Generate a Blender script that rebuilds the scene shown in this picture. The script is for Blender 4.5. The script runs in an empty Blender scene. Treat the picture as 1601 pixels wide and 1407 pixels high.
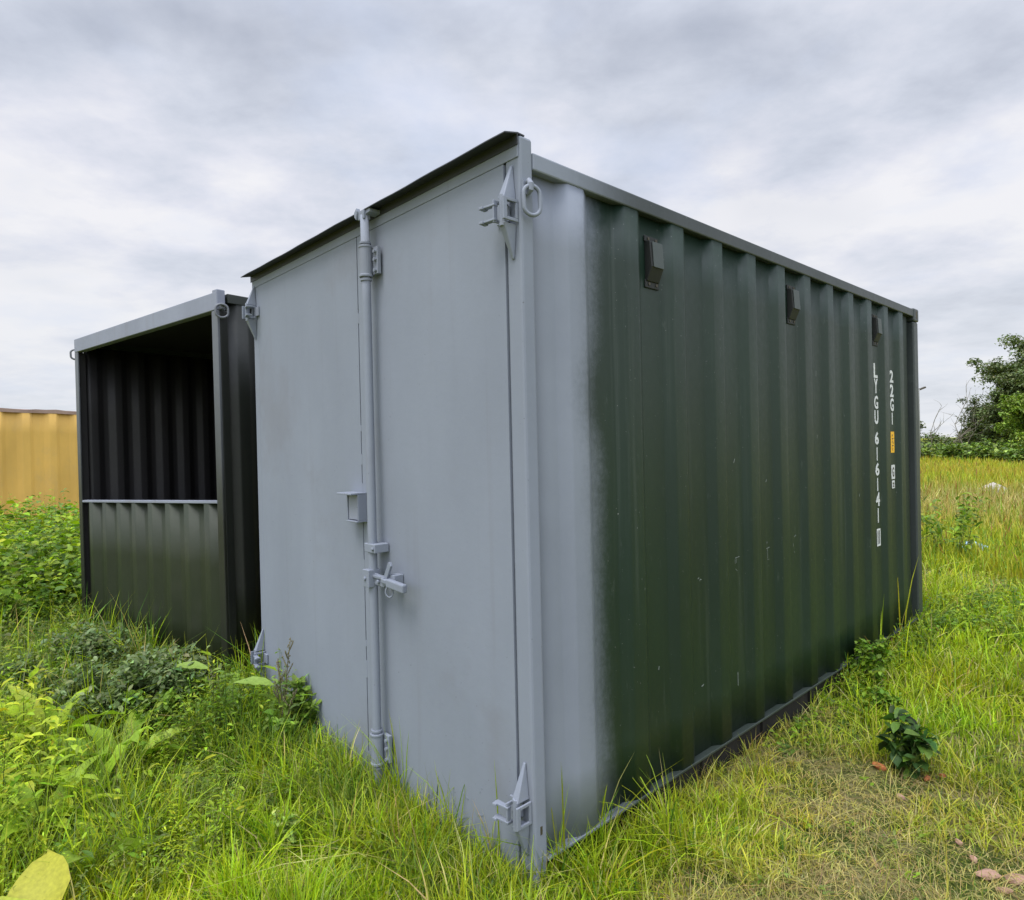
import bpy, bmesh, math, random
import numpy as np
from mathutils import Vector, Matrix, Euler
PI = math.pi
random.seed(7)
RNG = np.random.default_rng(11)
S = bpy.context.scene
C = S.collection

# ------------------------------------------------------------------ camera
CAM = (1.64354, -1.59458, 1.53305)
YAW, PITCH, ROLL, F = -0.82195, -0.00613, -0.02253, 1010.78
cd = bpy.data.cameras.new('camera'); cam = bpy.data.objects.new('camera', cd); C.objects.link(cam)
fw = Vector((math.sin(YAW)*math.cos(PITCH), math.cos(YAW)*math.cos(PITCH), math.sin(PITCH)))
rt = Vector((math.cos(YAW), -math.sin(YAW), 0)); up = rt.cross(fw)
r2 = rt*math.cos(ROLL)+up*math.sin(ROLL); u2 = -rt*math.sin(ROLL)+up*math.cos(ROLL)
M = Matrix((r2, u2, -fw)).transposed().to_4x4(); M.translation = Vector(CAM)
cam.matrix_world = M
cd.sensor_width = 36; cd.sensor_fit = 'HORIZONTAL'; cd.lens = F/1601*36
cd.clip_start = 0.05; cd.clip_end = 3000
S.camera = cam

# ------------------------------------------------------------------ light
SUN = Vector((0.05, -0.52, 1.15)).normalized()
sl = bpy.data.lights.new('sun', 'SUN'); sl.energy = 2.4; sl.angle = math.radians(24); sl.color = (1, .965, .91)
so = bpy.data.objects.new('sun', sl); C.objects.link(so)
so.rotation_euler = SUN.to_track_quat('Z', 'Y').to_euler()
so.location = (0, -3, 8)
W = bpy.data.worlds.new('World'); S.world = W; W.use_nodes = True
nt = W.node_tree; nt.nodes.clear()
def N(t, **k):
    n = nt.nodes.new(t)
    for a, b in k.items(): setattr(n, a, b)
    return n
def LK(a, b): nt.links.new(a, b)
def math_(op, a, b=None, c=None, clamp=False):
    n = N('ShaderNodeMath', operation=op); n.use_clamp = clamp
    for i, v in enumerate((a, b, c)):
        if v is None: continue
        if isinstance(v, (int, float)): n.inputs[i].default_value = v
        else: LK(v, n.inputs[i])
    return n.outputs[0]
def ramp_(fac, stops, interp='LINEAR'):
    n = N('ShaderNodeValToRGB'); n.color_ramp.interpolation = interp
    e = n.color_ramp.elements
    while len(e) < len(stops): e.new(.5)
    for i, (p, c) in enumerate(stops): e[i].position = p; e[i].color = (*c, 1)
    LK(fac, n.inputs[0]); return n.outputs[0]
def mix_(fac, a, b, mode='MIX'):
    n = N('ShaderNodeMix', data_type='RGBA', blend_type=mode)
    for i, v in ((0, fac), (6, a), (7, b)):
        if isinstance(v, (int, float)): n.inputs[i].default_value = v
        elif isinstance(v, tuple): n.inputs[i].default_value = (*v, 1)
        else: LK(v, n.inputs[i])
    return n.outputs[2]
def noise_(vec, scale, detail=4, rough=.5, dist=0.):
    n = N('ShaderNodeTexNoise'); n.inputs['Scale'].default_value = scale; n.inputs['Detail'].default_value = detail
    n.inputs['Roughness'].default_value = rough; n.inputs['Distortion'].default_value = dist
    if vec is not None: LK(vec, n.inputs['Vector'])
    return n.outputs[0]
def comb_(x, y, z):
    n = N('ShaderNodeCombineXYZ')
    for i, v in enumerate((x, y, z)):
        if isinstance(v, (int, float)): n.inputs[i].default_value = v
        else: LK(v, n.inputs[i])
    return n.outputs[0]
tc = N('ShaderNodeTexCoord'); sp = N('ShaderNodeSeparateXYZ'); LK(tc.outputs['Generated'], sp.inputs[0])
dx, dy, dz = sp.outputs
den = math_('ADD', math_('MAXIMUM', dz, 0.0), 0.16)
cx = math_('DIVIDE', dx, den); cy = math_('DIVIDE', dy, den)
# stretch the cloud banks across the view (they lie in long rolls)
a_ = math_('ADD', math_('MULTIPLY', cx, .68), math_('MULTIPLY', cy, .73))
b_ = math_('SUBTRACT', math_('MULTIPLY', cy, .68), math_('MULTIPLY', cx, .73))
cv = comb_(math_('MULTIPLY', a_, .92), b_, 9.4)
n1 = noise_(cv, .85, 4, .5, .15)
n2 = noise_(cv, 3.1, 8, .58, .1)
n3 = noise_(cv, .45, 2, .5, .0)
nn = math_('ADD', math_('ADD', math_('MULTIPLY', n1, .46), math_('MULTIPLY', n2, .32)), math_('MULTIPLY', n3, .22))
nn = math_('SUBTRACT', nn, math_('MULTIPLY', math_('SUBTRACT', dz, .30, clamp=True), .07))
cl = ramp_(nn, [(.38, (.47, .51, .61)), (.435, (.57, .61, .71)), (.475, (.66, .70, .80)), (.52, (.77, .79, .88)), (.575, (.90, .90, .94))])
blu = math_('MULTIPLY', math_('SUBTRACT', noise_(cv, 1.7, 5, .55), .52, clamp=True), 5.0, clamp=True)
cl = mix_(math_('MULTIPLY', blu, .45), cl, (.60, .70, .92))
hz = math_('SUBTRACT', 1.0, math_('MULTIPLY', dz, 3.2), clamp=True)
hz = math_('MULTIPLY', hz, .62)
cl = mix_(hz, cl, (.80, .83, .86))
# overcast sky: brighter towards the zenith and round the veiled sun behind the camera
zb = math_('MULTIPLY', math_('SUBTRACT', dz, .52, clamp=True), 3.0)
dt = N('ShaderNodeVectorMath', operation='DOT_PRODUCT'); LK(tc.outputs['Generated'], dt.inputs[0]); dt.inputs[1].default_value = SUN
sg = math_('MULTIPLY', math_('SUBTRACT', dt.outputs['Value'], .45, clamp=True), 2.2)
dt2 = N('ShaderNodeVectorMath', operation='DOT_PRODUCT'); LK(tc.outputs['Generated'], dt2.inputs[0]); dt2.inputs[1].default_value = Vector((.85, -.2, .45)).normalized()
sg = math_('ADD', sg, math_('MULTIPLY', math_('SUBTRACT', dt2.outputs['Value'], .35, clamp=True), 1.6))  # second glow added to the unseen sky to brighten the long side wall
st = math_('ADD', 1.0, math_('ADD', zb, sg))
bgc = N('ShaderNodeBackground'); LK(cl, bgc.inputs[0]); LK(st, bgc.inputs[1])
sky = N('ShaderNodeTexSky', sky_type='NISHITA'); sky.sun_disc = False
sky.sun_elevation = math.asin(SUN.z); sky.sun_rotation = math.atan2(SUN.x, SUN.y)
bgs = N('ShaderNodeBackground'); LK(sky.outputs[0], bgs.inputs[0]); bgs.inputs[1].default_value = .1
thin = math_('MULTIPLY', math_('SUBTRACT', noise_(cv, 1.3, 3, .5), .30, clamp=True), 7, clamp=True)
mx = N('ShaderNodeMixShader'); LK(math_('ADD', .86, math_('MULTIPLY', thin, .12)), mx.inputs[0])
LK(bgs.outputs[0], mx.inputs[1]); LK(bgc.outputs[0], mx.inputs[2])
wo = N('ShaderNodeOutputWorld'); LK(mx.outputs[0], wo.inputs[0])

S.render.engine = 'CYCLES'
S.view_settings.view_transform = 'Standard'; S.view_settings.look = 'None'
S.view_settings.exposure = 0.0; S.view_settings.gamma = 1
S.render.resolution_x = 1024; S.render.resolution_y = 900

# ------------------------------------------------------------------ materials
def newmat(name):
    global nt
    m = bpy.data.materials.new(name); m.use_nodes = True; nt = m.node_tree
    b = nt.nodes['Principled BSDF']; return m, b
def pos_(): return N('ShaderNodeNewGeometry').outputs['Position']
def sep_(v):
    n = N('ShaderNodeSeparateXYZ'); LK(v, n.inputs[0]); return n.outputs
def map_(v, s=(1, 1, 1), l=(0, 0, 0)):
    n = N('ShaderNodeMapping'); n.inputs['Scale'].default_value = s; n.inputs['Location'].default_value = l
    LK(v, n.inputs[0]); return n.outputs[0]
def sstep(v, a, b):
    n = N('ShaderNodeMapRange', interpolation_type='SMOOTHSTEP'); n.inputs[1].default_value = a; n.inputs[2].default_value = b
    LK(v, n.inputs[0]); return n.outputs[0]
def bump_(b, h, strength, dist=.01):
    n = N('ShaderNodeBump'); n.inputs['Strength'].default_value = strength; n.inputs['Distance'].default_value = dist
    LK(h, n.inputs['Height']); LK(n.outputs[0], b.inputs['Normal'])
def paint(name, col, rough=.45, var=.10, grime=(.20, .17, .13), gr=.25, bump=.35, dent=0.):
    """brushed / sprayed paint on steel: tone variation, runs, small chips"""
    m, b = newmat(name); p = pos_()
    a = noise_(map_(p, (1, 1, .5)), 1.6, 5, .6)
    f = noise_(p, 22, 5, .65)
    run = noise_(map_(p, (9, 9, .35)), 1.5, 4, .6)
    c = mix_(1, col, ramp_(a, [(.3, (1-var,)*3), (.7, (1+var,)*3)]), 'MULTIPLY')
    g = math_('MULTIPLY', sstep(run, .56, .78), gr)
    if rough > .7: g = math_('MULTIPLY', g, .35)
    c = mix_(g, c, grime)
    c = mix_(math_('MULTIPLY', sstep(noise_(map_(p, (1, 1, .8), (3, 1, 2)), 1.9, 5, .65), .52, .72), gr*.5), c, tuple(v*.9+.02 for v in grime))
    chip = math_('MULTIPLY', sstep(noise_(p, 60, 3, .6), .70, .74), .5)
    c = mix_(chip, c, tuple(min(1, x*.55) for x in grime))
    LK(c, b.inputs['Base Color'])
    LK(math_('ADD', rough-.08, math_('MULTIPLY', f, .18)), b.inputs['Roughness'])
    h = math_('ADD', math_('MULTIPLY', f, .15), math_('MULTIPLY', noise_(p, 1.1, 2, .4), dent))
    bump_(b, h, bump, .02)
    if rough > .7: b.inputs['Specular IOR Level'].default_value = .3
    return m
GREY = (.225, .250, .300)
M_grey = paint('grey_paint', GREY, .74, .07, (.14, .12, .11), .40, .3, .6)
M_greyfit = paint('grey_fitting_paint', (.215, .24, .295), .6, .12, (.2, .17, .15), .3, .5)
M_trim = paint('grey_header_paint', (.23, .25, .31), .5, .12, (.14, .11, .10), .35, .4)

def twotone(name, dark, edge_lo=.28, edge_hi=.52):
    """dark green container paint with the grey of the door end sprayed over its first corrugation"""
    m, b = newmat(name); p = pos_(); x, y, z = sep_(p)
    n = noise_(map_(p, (1, 1, .45)), 3.4, 4, .6)
    blot = math_('MULTIPLY', sstep(math_('ABSOLUTE', math_('SUBTRACT', z, 1.72)), .28, .02), .055)
    low = math_('MULTIPLY', sstep(z, .9, .0), .03)
    e = math_('ADD', y, math_('MULTIPLY', math_('SUBTRACT', n, .5), .07))
    e = math_('ADD', e, math_('MULTIPLY', math_('SUBTRACT', noise_(p, 45, 4, .75), .5), .10))
    e = math_('SUBTRACT', math_('ADD', e, blot), low)
    fac = sstep(e, edge_lo, edge_hi)
    a = noise_(map_(p, (1, 1, .3)), 2.2, 5, .6)
    dk = mix_(1, dark, ramp_(a, [(.3, (.8, .84, .8)), (.7, (1.25, 1.18, 1.2))]), 'MULTIPLY')
    run = noise_(map_(p, (14, 14, .3)), 1.3, 4, .65)
    dk = mix_(math_('MULTIPLY', sstep(run, .54, .78), .30), dk, (.07, .09, .075))
    scf = sstep(noise_(map_(p, (1, 5, 1.2)), 5, 6, .75), .60, .70)
    dk = mix_(math_('MULTIPLY', scf, .25), dk, (.09, .11, .10))
    alg = math_('MULTIPLY', sstep(z, 1.1, .1), math_('MULTIPLY', noise_(p, 5, 4, .6), .35))
    dk = mix_(alg, dk, (.030, .050, .018))
    speck = sstep(noise_(p, 85, 2, .5), .735, .76)
    dk = mix_(math_('MULTIPLY', speck, .5), dk, (.3, .31, .3))
    gy = mix_(1, GREY, ramp_(noise_(p, 2.2, 5, .6), [(.3, (.92,)*3), (.7, (1.06,)*3)]), 'MULTIPLY')
    LK(mix_(fac, gy, dk), b.inputs['Base Color'])
    f = noise_(p, 26, 5, .6)
    LK(math_('ADD', .34, math_('MULTIPLY', f, .2)), b.inputs['Roughness'])
    h = math_('ADD', math_('MULTIPLY', f, .06), math_('MULTIPLY', noise_(p, 1.5, 2, .4), .5))
    b.inputs['Specular IOR Level'].default_value = .42
    bump_(b, h, .35, .03)
    return m
M_side = twotone('green_side_paint', (.0068, .0215, .0125))
M_rail = twotone('green_rail_paint', (.038, .048, .048), .10, .75)
M_flash = paint('dark_flashing_shade_paint', (.035, .038, .044), .55, .15, (.06, .05, .05), .3, .3)  # dark flashing paint, also used for the shade strip below it
M_green = paint('dark_green_paint', (.018, .024, .018), .42, .15, (.09, .09, .07), .2, .4)
M_olive = paint('olive_panel_paint', (.016, .0235, .008), .5, .2, (.035, .036, .02), .4, .4)
M_dark2 = paint('dark_shaded_green_paint', (.009, .011, .008), .5, .15, (.03, .03, .02), .3, .4)  # green darkened to paint in the shade of narrow gaps
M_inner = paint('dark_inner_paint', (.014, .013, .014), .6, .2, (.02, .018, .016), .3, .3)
M_black = paint('black_vent_plastic', (.008, .010, .009), .6, .1, (.05, .05, .05), .2, .2)
M_vent = paint('green_vent_plastic', (.048, .062, .058), .5, .1, (.09, .09, .08), .2, .2)
M_rustshade = paint('rusty_shaded_steel', (.024, .022, .020), .85, .35, (.10, .075, .05), .5, .8)  # near-black base paints in the shade under the container, rust over it
M_grib = paint('faded_yellow_paint', (.66, .41, .11), .75, .10, (.46, .33, .17), .45, .3)
M_rustrail = paint('rusty_pink_rail', (.36, .25, .22), .85, .2, (.18, .09, .06), .6, .7)
M_dirt = paint('galvanised_steel', (.40, .40, .40), .45, .15, (.2, .2, .2), .3, .4)
def fadepost():
    m, b = newmat('fading_post_paint'); p = pos_(); x, y, z = sep_(p)
    n = noise_(map_(p, (1, 1, .5)), 4, 4, .6)
    f = sstep(math_('ADD', z, math_('MULTIPLY', n, .6)), 1.2, 2.7)
    c = mix_(f, (.014, .016, .010), (.13, .14, .16))
    LK(c, b.inputs['Base Color']); b.inputs['Roughness'].default_value = .5
    bump_(b, noise_(p, 25, 4, .6), .2, .01); return m
M_fade = fadepost()
def flat(name, col, rough=.6):
    m, b = newmat(name); p = pos_()
    LK(mix_(1, col, ramp_(noise_(p, 40, 4, .6), [(.3, (.8,)*3), (.7, (1.1,)*3)]), 'MULTIPLY'), b.inputs['Base Color'])
    b.inputs['Roughness'].default_value = rough; return m
M_white = flat('white_stencil_paint', (.68, .69, .68)); M_sticker = flat('yellow_sticker', (.95, .50, .01), .4)
M_mark = flat('dark_ink', (.06, .05, .03)); M_scratch = flat('pale_scratch', (.22, .25, .23))
M_brick = flat('orange_brick', (.42, .14, .05), .9); M_stone = flat('pale_stone', (.42, .38, .33), .9)
M_pink = flat('pinkish_stone', (.40, .24, .18), .9)
M_blue = flat('blue_white_plastic', (.42, .62, .85), .35); M_flower = flat('yellow_petals', (.85, .62, .02), .5)
M_bark = paint('bark', (.09, .07, .05), .9, .3, (.04, .03, .02), .5, .8)

def leafmat(name, trans=.35, rough=.55):
    m, b = newmat(name); at = N('ShaderNodeAttribute', attribute_name='Col')
    p = pos_()
    c = mix_(1, at.outputs['Color'], ramp_(noise_(p, 60, 3, .6), [(.3, (.82,)*3), (.7, (1.15,)*3)]), 'MULTIPLY')
    LK(c, b.inputs['Base Color']); b.inputs['Roughness'].default_value = rough
    b.inputs['Specular IOR Level'].default_value = .35
    tr = N('ShaderNodeBsdfTranslucent'); LK(mix_(1, c, (1.15, 1.25, .6), 'MULTIPLY'), tr.inputs[0])
    ms = N('ShaderNodeMixShader'); ms.inputs[0].default_value = trans
    LK(b.outputs[0], ms.inputs[1]); LK(tr.outputs[0], ms.inputs[2])
    LK(ms.outputs[0], nt.nodes['Material Output'].inputs[0]); return m
M_leaf = leafmat('leaves'); M_grass = leafmat('grass_blades', .38, .5); M_treeleaf = leafmat('tree_leaves', .25, .6)

# ------------------------------------------------------------------ object helpers
def tag(o, label=None, cat=None, group=None, kind=None):
    for k, v in (('label', label), ('category', cat), ('group', group), ('kind', kind)):
        if v: o[k] = v
    return o
def thing(name, label, cat, loc=(0, 0, 0), group=None, rotz=0):
    o = bpy.data.objects.new(name, None); C.objects.link(o); o.location = loc; o.rotation_euler = (0, 0, rotz)
    o.empty_display_size = .2
    return tag(o, label, cat, group)
def world_loc(o):
    v = Vector((0, 0, 0))
    while o is not None: v = v+Vector(o.location); o = o.parent
    return v
class MB:
    def __init__(s): s.v = []; s.f = []
    def add(s, vs, fs):
        n = len(s.v); s.v += [tuple(v) for v in vs]; s.f += [tuple(n+i for i in f) for f in fs]; return s
    def box(s, x0, x1, y0, y1, z0, z1, m=None):
        vs = [Vector((x, y, z)) for x in (x0, x1) for y in (y0, y1) for z in (z0, z1)]
        if m is not None: vs = [m @ v for v in vs]
        return s.add(vs, [(0, 1, 3, 2), (4, 6, 7, 5), (0, 4, 5, 1), (2, 3, 7, 6), (0, 2, 6, 4), (1, 5, 7, 3)])
    def prism(s, pts, axis, a, b, taper=None, m=None):
        """polygon pts in the two other axes extruded along axis from a to b"""
        def mk(p, t):
            q = list(p); q.insert(axis, t); return Vector(q)
        n = len(pts); vs = [mk(p, a) for p in pts]+[mk(p, b) for p in pts]
        if m is not None: vs = [m @ v for v in vs]
        return s.add(vs, [tuple(range(n))[::-1], tuple(range(n, 2*n))]+[(i, (i+1) % n, n+(i+1) % n, n+i) for i in range(n)])
    def tube(s, pts, r, n=10, cap=True, closed=False):
        pts = [Vector(p) for p in pts]; rs = r if isinstance(r, (list, tuple)) else [r]*len(pts)
        rings = []; base = len(s.v); L = len(pts)
        prev = None
        for i, p in enumerate(pts):
            a = pts[(i-1) % L] if (i or closed) else p; b = pts[(i+1) % L] if (i < L-1 or closed) else p
            t = (b-a).normalized()
            if prev is None:
                u = t.orthogonal().normalized()
            else:
                u = (prev-t*prev.dot(t)).normalized()
            prev = u; w = t.cross(u)
            for k in range(n):
                th = 2*PI*k/n; s.v.append(tuple(p+(u*math.cos(th)+w*math.sin(th))*rs[i]))
        for i in range(L if closed else L-1):
            j = (i+1) % L
            for k in range(n):
                l = (k+1) % n; s.f.append((base+i*n+k, base+i*n+l, base+j*n+l, base+j*n+k))
        if cap and not closed:
            s.f.append(tuple(base+k for k in range(n))[::-1]); s.f.append(tuple(base+(L-1)*n+k for k in range(n)))
        return s
    def each(s, name, mat, parent=None, **k):
        """one object per connected piece"""
        par = list(range(len(s.v)))
        def fd(i):
            while par[i] != i: par[i] = par[par[i]]; i = par[i]
            return i
        for f in s.f:
            for i in f[1:]: par[fd(i)] = fd(f[0])
        g = {}
        for f in s.f: g.setdefault(fd(f[0]), []).append(f)
        for fs in g.values():
            ids = sorted({i for f in fs for i in f}); mp = {a: b for b, a in enumerate(ids)}
            b = MB(); b.v = [s.v[i] for i in ids]; b.f = [tuple(mp[i] for i in f) for f in fs]; o = b.build(name, mat, parent, **k)
        return o
    def build(s, name, mat, parent=None, bevel=0, smooth=False, solid=0, xf=None):
        off = world_loc(parent) if parent else Vector((0, 0, 0))
        me = bpy.data.meshes.new(name)
        vs = [Vector(v) for v in s.v]
        if xf is not None: vs = [xf @ v for v in vs]
        me.from_pydata([tuple(v-off) for v in vs], [], s.f); me.update()
        bm = bmesh.new(); bm.from_mesh(me); bmesh.ops.recalc_face_normals(bm, faces=bm.faces); bm.to_mesh(me); bm.free()
        if isinstance(mat, (list, tuple)):
            for m in mat: me.materials.append(m)
        else: me.materials.append(mat)
        o = bpy.data.objects.new(name, me); C.objects.link(o)
        if parent: o.parent = parent
        if smooth:
            me.shade_smooth() if hasattr(me, 'shade_smooth') else None
        if solid:
            md = o.modifiers.new('solid', 'SOLIDIFY'); md.thickness = solid; md.offset = 0
        if bevel:
            md = o.modifiers.new('bevel', 'BEVEL'); md.width = bevel; md.segments = 2; md.limit_method = 'ANGLE'; md.angle_limit = .6
        if smooth:
            for p in me.polygons: p.use_smooth = True
        return o

def corr_profile(y0, y1, edge, pitch, out, inn, fo=.28, fs=.22, fil=.010):
    """corrugation polyline (t, depth): outer flat ends at edge + k*pitch; rounded bends"""
    pts = []
    k = math.floor((y0-edge)/pitch)-1
    raw = []
    while edge+k*pitch < y1+pitch:
        e = edge+k*pitch
        raw += [(e-fo*pitch, out), (e, out), (e+fs*pitch, inn), (e+(1-fo-fs)*pitch, inn)]; k += 1
    raw = [raw[i] for i in range(len(raw))]
    res = []
    for i in range(1, len(raw)-1):
        p0, p1, p2 = [Vector(raw[j]) for j in (i-1, i, i+1)]
        a = p1+(p0-p1).normalized()*fil; b = p1+(p2-p1).normalized()*fil
        for t in (0, .33, .67, 1): res.append((1-t)**2*a+2*t*(1-t)*p1+t*t*b)
    def at(y):
        for a, b in zip(res, res[1:]):
            if a.x <= y <= b.x: return a.y+(b.y-a.y)*(y-a.x)/max(1e-9, b.x-a.x)
        return inn
    out_ = [(y0, at(y0))]+[(p.x, p.y) for p in res if y0+.001 < p.x < y1-.001]+[(y1, at(y1))]
    return out_
def corr_wall(prof, z0, z1, mk, nz=8, wob=.0):
    """sheet with the given profile between z0 and z1; mk(t, depth, z) gives the point"""
    b = MB(); n = len(prof); vs = []
    for j in range(nz+1):
        z = z0+(z1-z0)*j/nz
        for t, d in prof:
            w = wob*(math.sin(t*3.1+z*2.3)+.6*math.sin(t*7.7-z*4.1)) if 0 < j < nz else 0
            vs.append(mk(t, d+w, z))
    fs = [(j*n+i, j*n+i+1, (j+1)*n+i+1, (j+1)*n+i) for j in range(nz) for i in range(n-1)]
    return b.add(vs, fs)

# ------------------------------------------------------------------ ground
Z0 = -0.12
def gz(x, y):
    x = np.asarray(x, float); y = np.asarray(y, float)
    r = np.hypot(x, y)
    w = .5*np.sin(x*1.3+.5)*np.sin(y*1.1+1.2)+.3*np.sin(x*3.1+y*1.7)+.25*np.sin(x*.9-y*2.9+2)
    far = .25*np.sin(x*.11+1)*np.sin(y*.13)*np.clip((r-9)/20, 0, 1)
    return Z0+.018*w+far-.02*np.clip((x-.2)*1.0, 0, 1)
def make_ground():
    a = np.concatenate([-np.geomspace(900, 9, 26), np.linspace(-8.7, 8.7, 88), np.geomspace(9, 900, 26)])
    X, Y = np.meshgrid(a, a); n = len(a)
    V = np.stack([X, Y+2, gz(X, Y+2)], -1).reshape(-1, 3)
    b = MB(); b.v = [tuple(v) for v in V]
    b.f = [(j*n+i, j*n+i+1, (j+1)*n+i+1, (j+1)*n+i) for j in range(n-1) for i in range(n-1)]
    m, bs = newmat('earth_and_thatch'); p = pos_(); x, y, z = sep_(p)
    big = noise_(p, .35, 4, .6); md = noise_(p, 3.5, 6, .65); fine = noise_(p, 45, 5, .7)
    c = ramp_(fine, [(.3, (.08, .08, .025)), (.5, (.21, .19, .075)), (.7, (.40, .34, .18))])
    g = ramp_(fine, [(.3, (.03, .05, .010)), (.6, (.10, .14, .028)), (.8, (.2, .21, .06))])
    near = mix_(sstep(md, .42, .58), c, g)
    farc = ramp_(noise_(map_(p, (.25, .6, 1)), 2, 6, .6), [(.3, (.15, .20, .02)), (.55, (.26, .27, .03)), (.75, (.34, .27, .07))])
    dist = N('ShaderNodeVectorMath', operation='LENGTH'); LK(p, dist.inputs[0])
    LK(mix_(sstep(dist.outputs['Value'], 7, 13), near, farc), bs.inputs['Base Color'])
    bs.inputs['Roughness'].default_value = .95; bs.inputs['Specular IOR Level'].default_value = .1
    bump_(bs, math_('ADD', fine, md), .9, .04)
    o = b.build('ground', m, smooth=True); tag(o, 'rough grassy earth of the storage field', kind='structure')
make_ground()

# ------------------------------------------------------------------ main container
ZB = -.11; WID = 2.44; LEN = 4.613; HT = 2.59
main = thing('shipping_container', 'large dark green corrugated container whose closed door end is painted grey', 'shipping container', (-1.22, 2.3, ZB))
# recess planes of the side sheet
prof = corr_profile(.066, 4.43, .349, .3533, -.006, -.036, .27, .14, .009)
corr_wall(prof, .035, 2.53, lambda t, d, z: (d, t, z), 10, 0).build('side_wall', M_side, main, solid=.003, smooth=True)
corr_wall(prof, .035, 2.53, lambda t, d, z: (-WID-d, t, z), 4).build('side_wall', M_green, main, solid=.003, smooth=True)
profr = corr_profile(-WID+.07, -.07, -.3, .28, 0, .035)
corr_wall(profr, .035, 2.53, lambda t, d, z: (t, LEN-.01-d, z), 3).build('rear_wall', M_green, main, solid=.003, smooth=True)
b = MB()
proft = corr_profile(.03, LEN-.03, .1, .21, 2.585, 2.568)
vs = []; n = len(proft)
for X in (-WID+.03, -.03): vs += [(X, t, d) for t, d in proft]
b.add(vs, [(i, i+1, n+i+1, n+i) for i in range(n-1)]); b.build('roof', M_green, main, solid=.003)
# rails
for sx in (0, 1):
    def X(v): return (-WID-v) if sx else v
    lo, hi = sorted((X(-.055), X(0)))
    MB().box(lo, hi, .068, LEN-.11, 2.527, 2.59).build('top_rail', M_rail, main, bevel=.006)
    b = MB()
    b.prism([(X(-.060), .022), (X(0), .022), (X(0), .034), (X(-.060), .034)], 1, .068, LEN-.11)
    o = b.build('bottom_ledge', M_rail, main, bevel=.003)
    b = MB(); lo, hi = sorted((X(-.075), X(-.045)))
    b.box(lo, hi, .07, LEN-.12, ZB-.005, .021)
    for yy in np.arange(.55, 4.3, .62): b.box(min(X(-.046), X(-.030)), max(X(-.046), X(-.030)), yy, yy+.012, ZB, .021)
    b.build('bottom_rail', M_rustshade, main, bevel=.003)
# front posts: rounded box sections standing proud of the roof line
for sx in (0, 1):
    lo, hi = (-.078, 0) if not sx else (-WID, -WID+.078)
    b = MB(); b.box(lo, hi, .0015, .066, ZB, 2.635)
    o = b.build('corner_post', M_grey, main, bevel=.010)
# oblong slot and cap of the near post
MB().box(-.001, .0012, .030, .040, .135, .165).build('post_slot', M_mark, main)
MB().box(-.10, -.075, 4.36, 4.502, .03, 2.53).build('rear_gap_backing', M_dark2, main)  # dark backing added in the recess for the shade gap beside the post
for sx in (0, 1):
    lo, hi = (-.11, 0) if not sx else (-WID, -WID+.11)
    MB().box(lo, hi, LEN-.11, LEN, ZB+.1, 2.49).build('corner_post', M_rail, main, bevel=.012)
    for z0, z1 in ((2.492, 2.60), (ZB-.01, ZB+.098)):
        b = MB(); e = .006
        b.box(lo-e, hi+e, LEN-.118, LEN+e, z0, z1)
        o = b.build('corner_casting', M_rail if z0 > 1 else M_green, main, bevel=.012)
        hx = hi+e+.0008 if not sx else lo-e-.0008
        hb = MB(); pts = []
        for k in range(16):
            a = 2*PI*k/16; pts.append((LEN-.056+.018*math.cos(a), (z0+z1)/2+.012*math.sin(a)+(.020 if math.sin(a) > 0 else -.020)))
        hb.prism(pts, 0, hx-.002, hx); ho = hb.build('casting_hole', M_mark, main)
# door end frame : header, threshold
MB().box(-WID+.004, -.006, -.0030, .0012, 2.5565, 2.634).build('door_header', M_grey, main, bevel=.003)
MB().box(-WID+.079, -.079, .004, .06, ZB, -.045).build('door_sill', M_grey, main, bevel=.003)
MB().box(-WID+.07, -.07, .055, .06, ZB, 2.62).build('door_seal', M_mark, main)
MB().box(-WID-.010, -.002, -.0065, -.0032, 2.598, 2.6345).build('flashing_shade_strip', M_flash, main)  # dark strip added to widen the shade band under the drip flashing
# drip flashing over the doors: a thin folded plate
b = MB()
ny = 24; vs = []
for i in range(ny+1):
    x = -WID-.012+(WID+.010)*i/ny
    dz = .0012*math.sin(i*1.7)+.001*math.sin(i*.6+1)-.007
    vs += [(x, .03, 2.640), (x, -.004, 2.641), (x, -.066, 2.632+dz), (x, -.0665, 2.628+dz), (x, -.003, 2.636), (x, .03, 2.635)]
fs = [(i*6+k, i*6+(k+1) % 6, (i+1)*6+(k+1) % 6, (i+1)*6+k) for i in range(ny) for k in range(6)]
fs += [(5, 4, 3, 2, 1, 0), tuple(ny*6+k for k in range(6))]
b.add(vs, fs); b.build('drip_flashing', M_flash, main)

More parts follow.
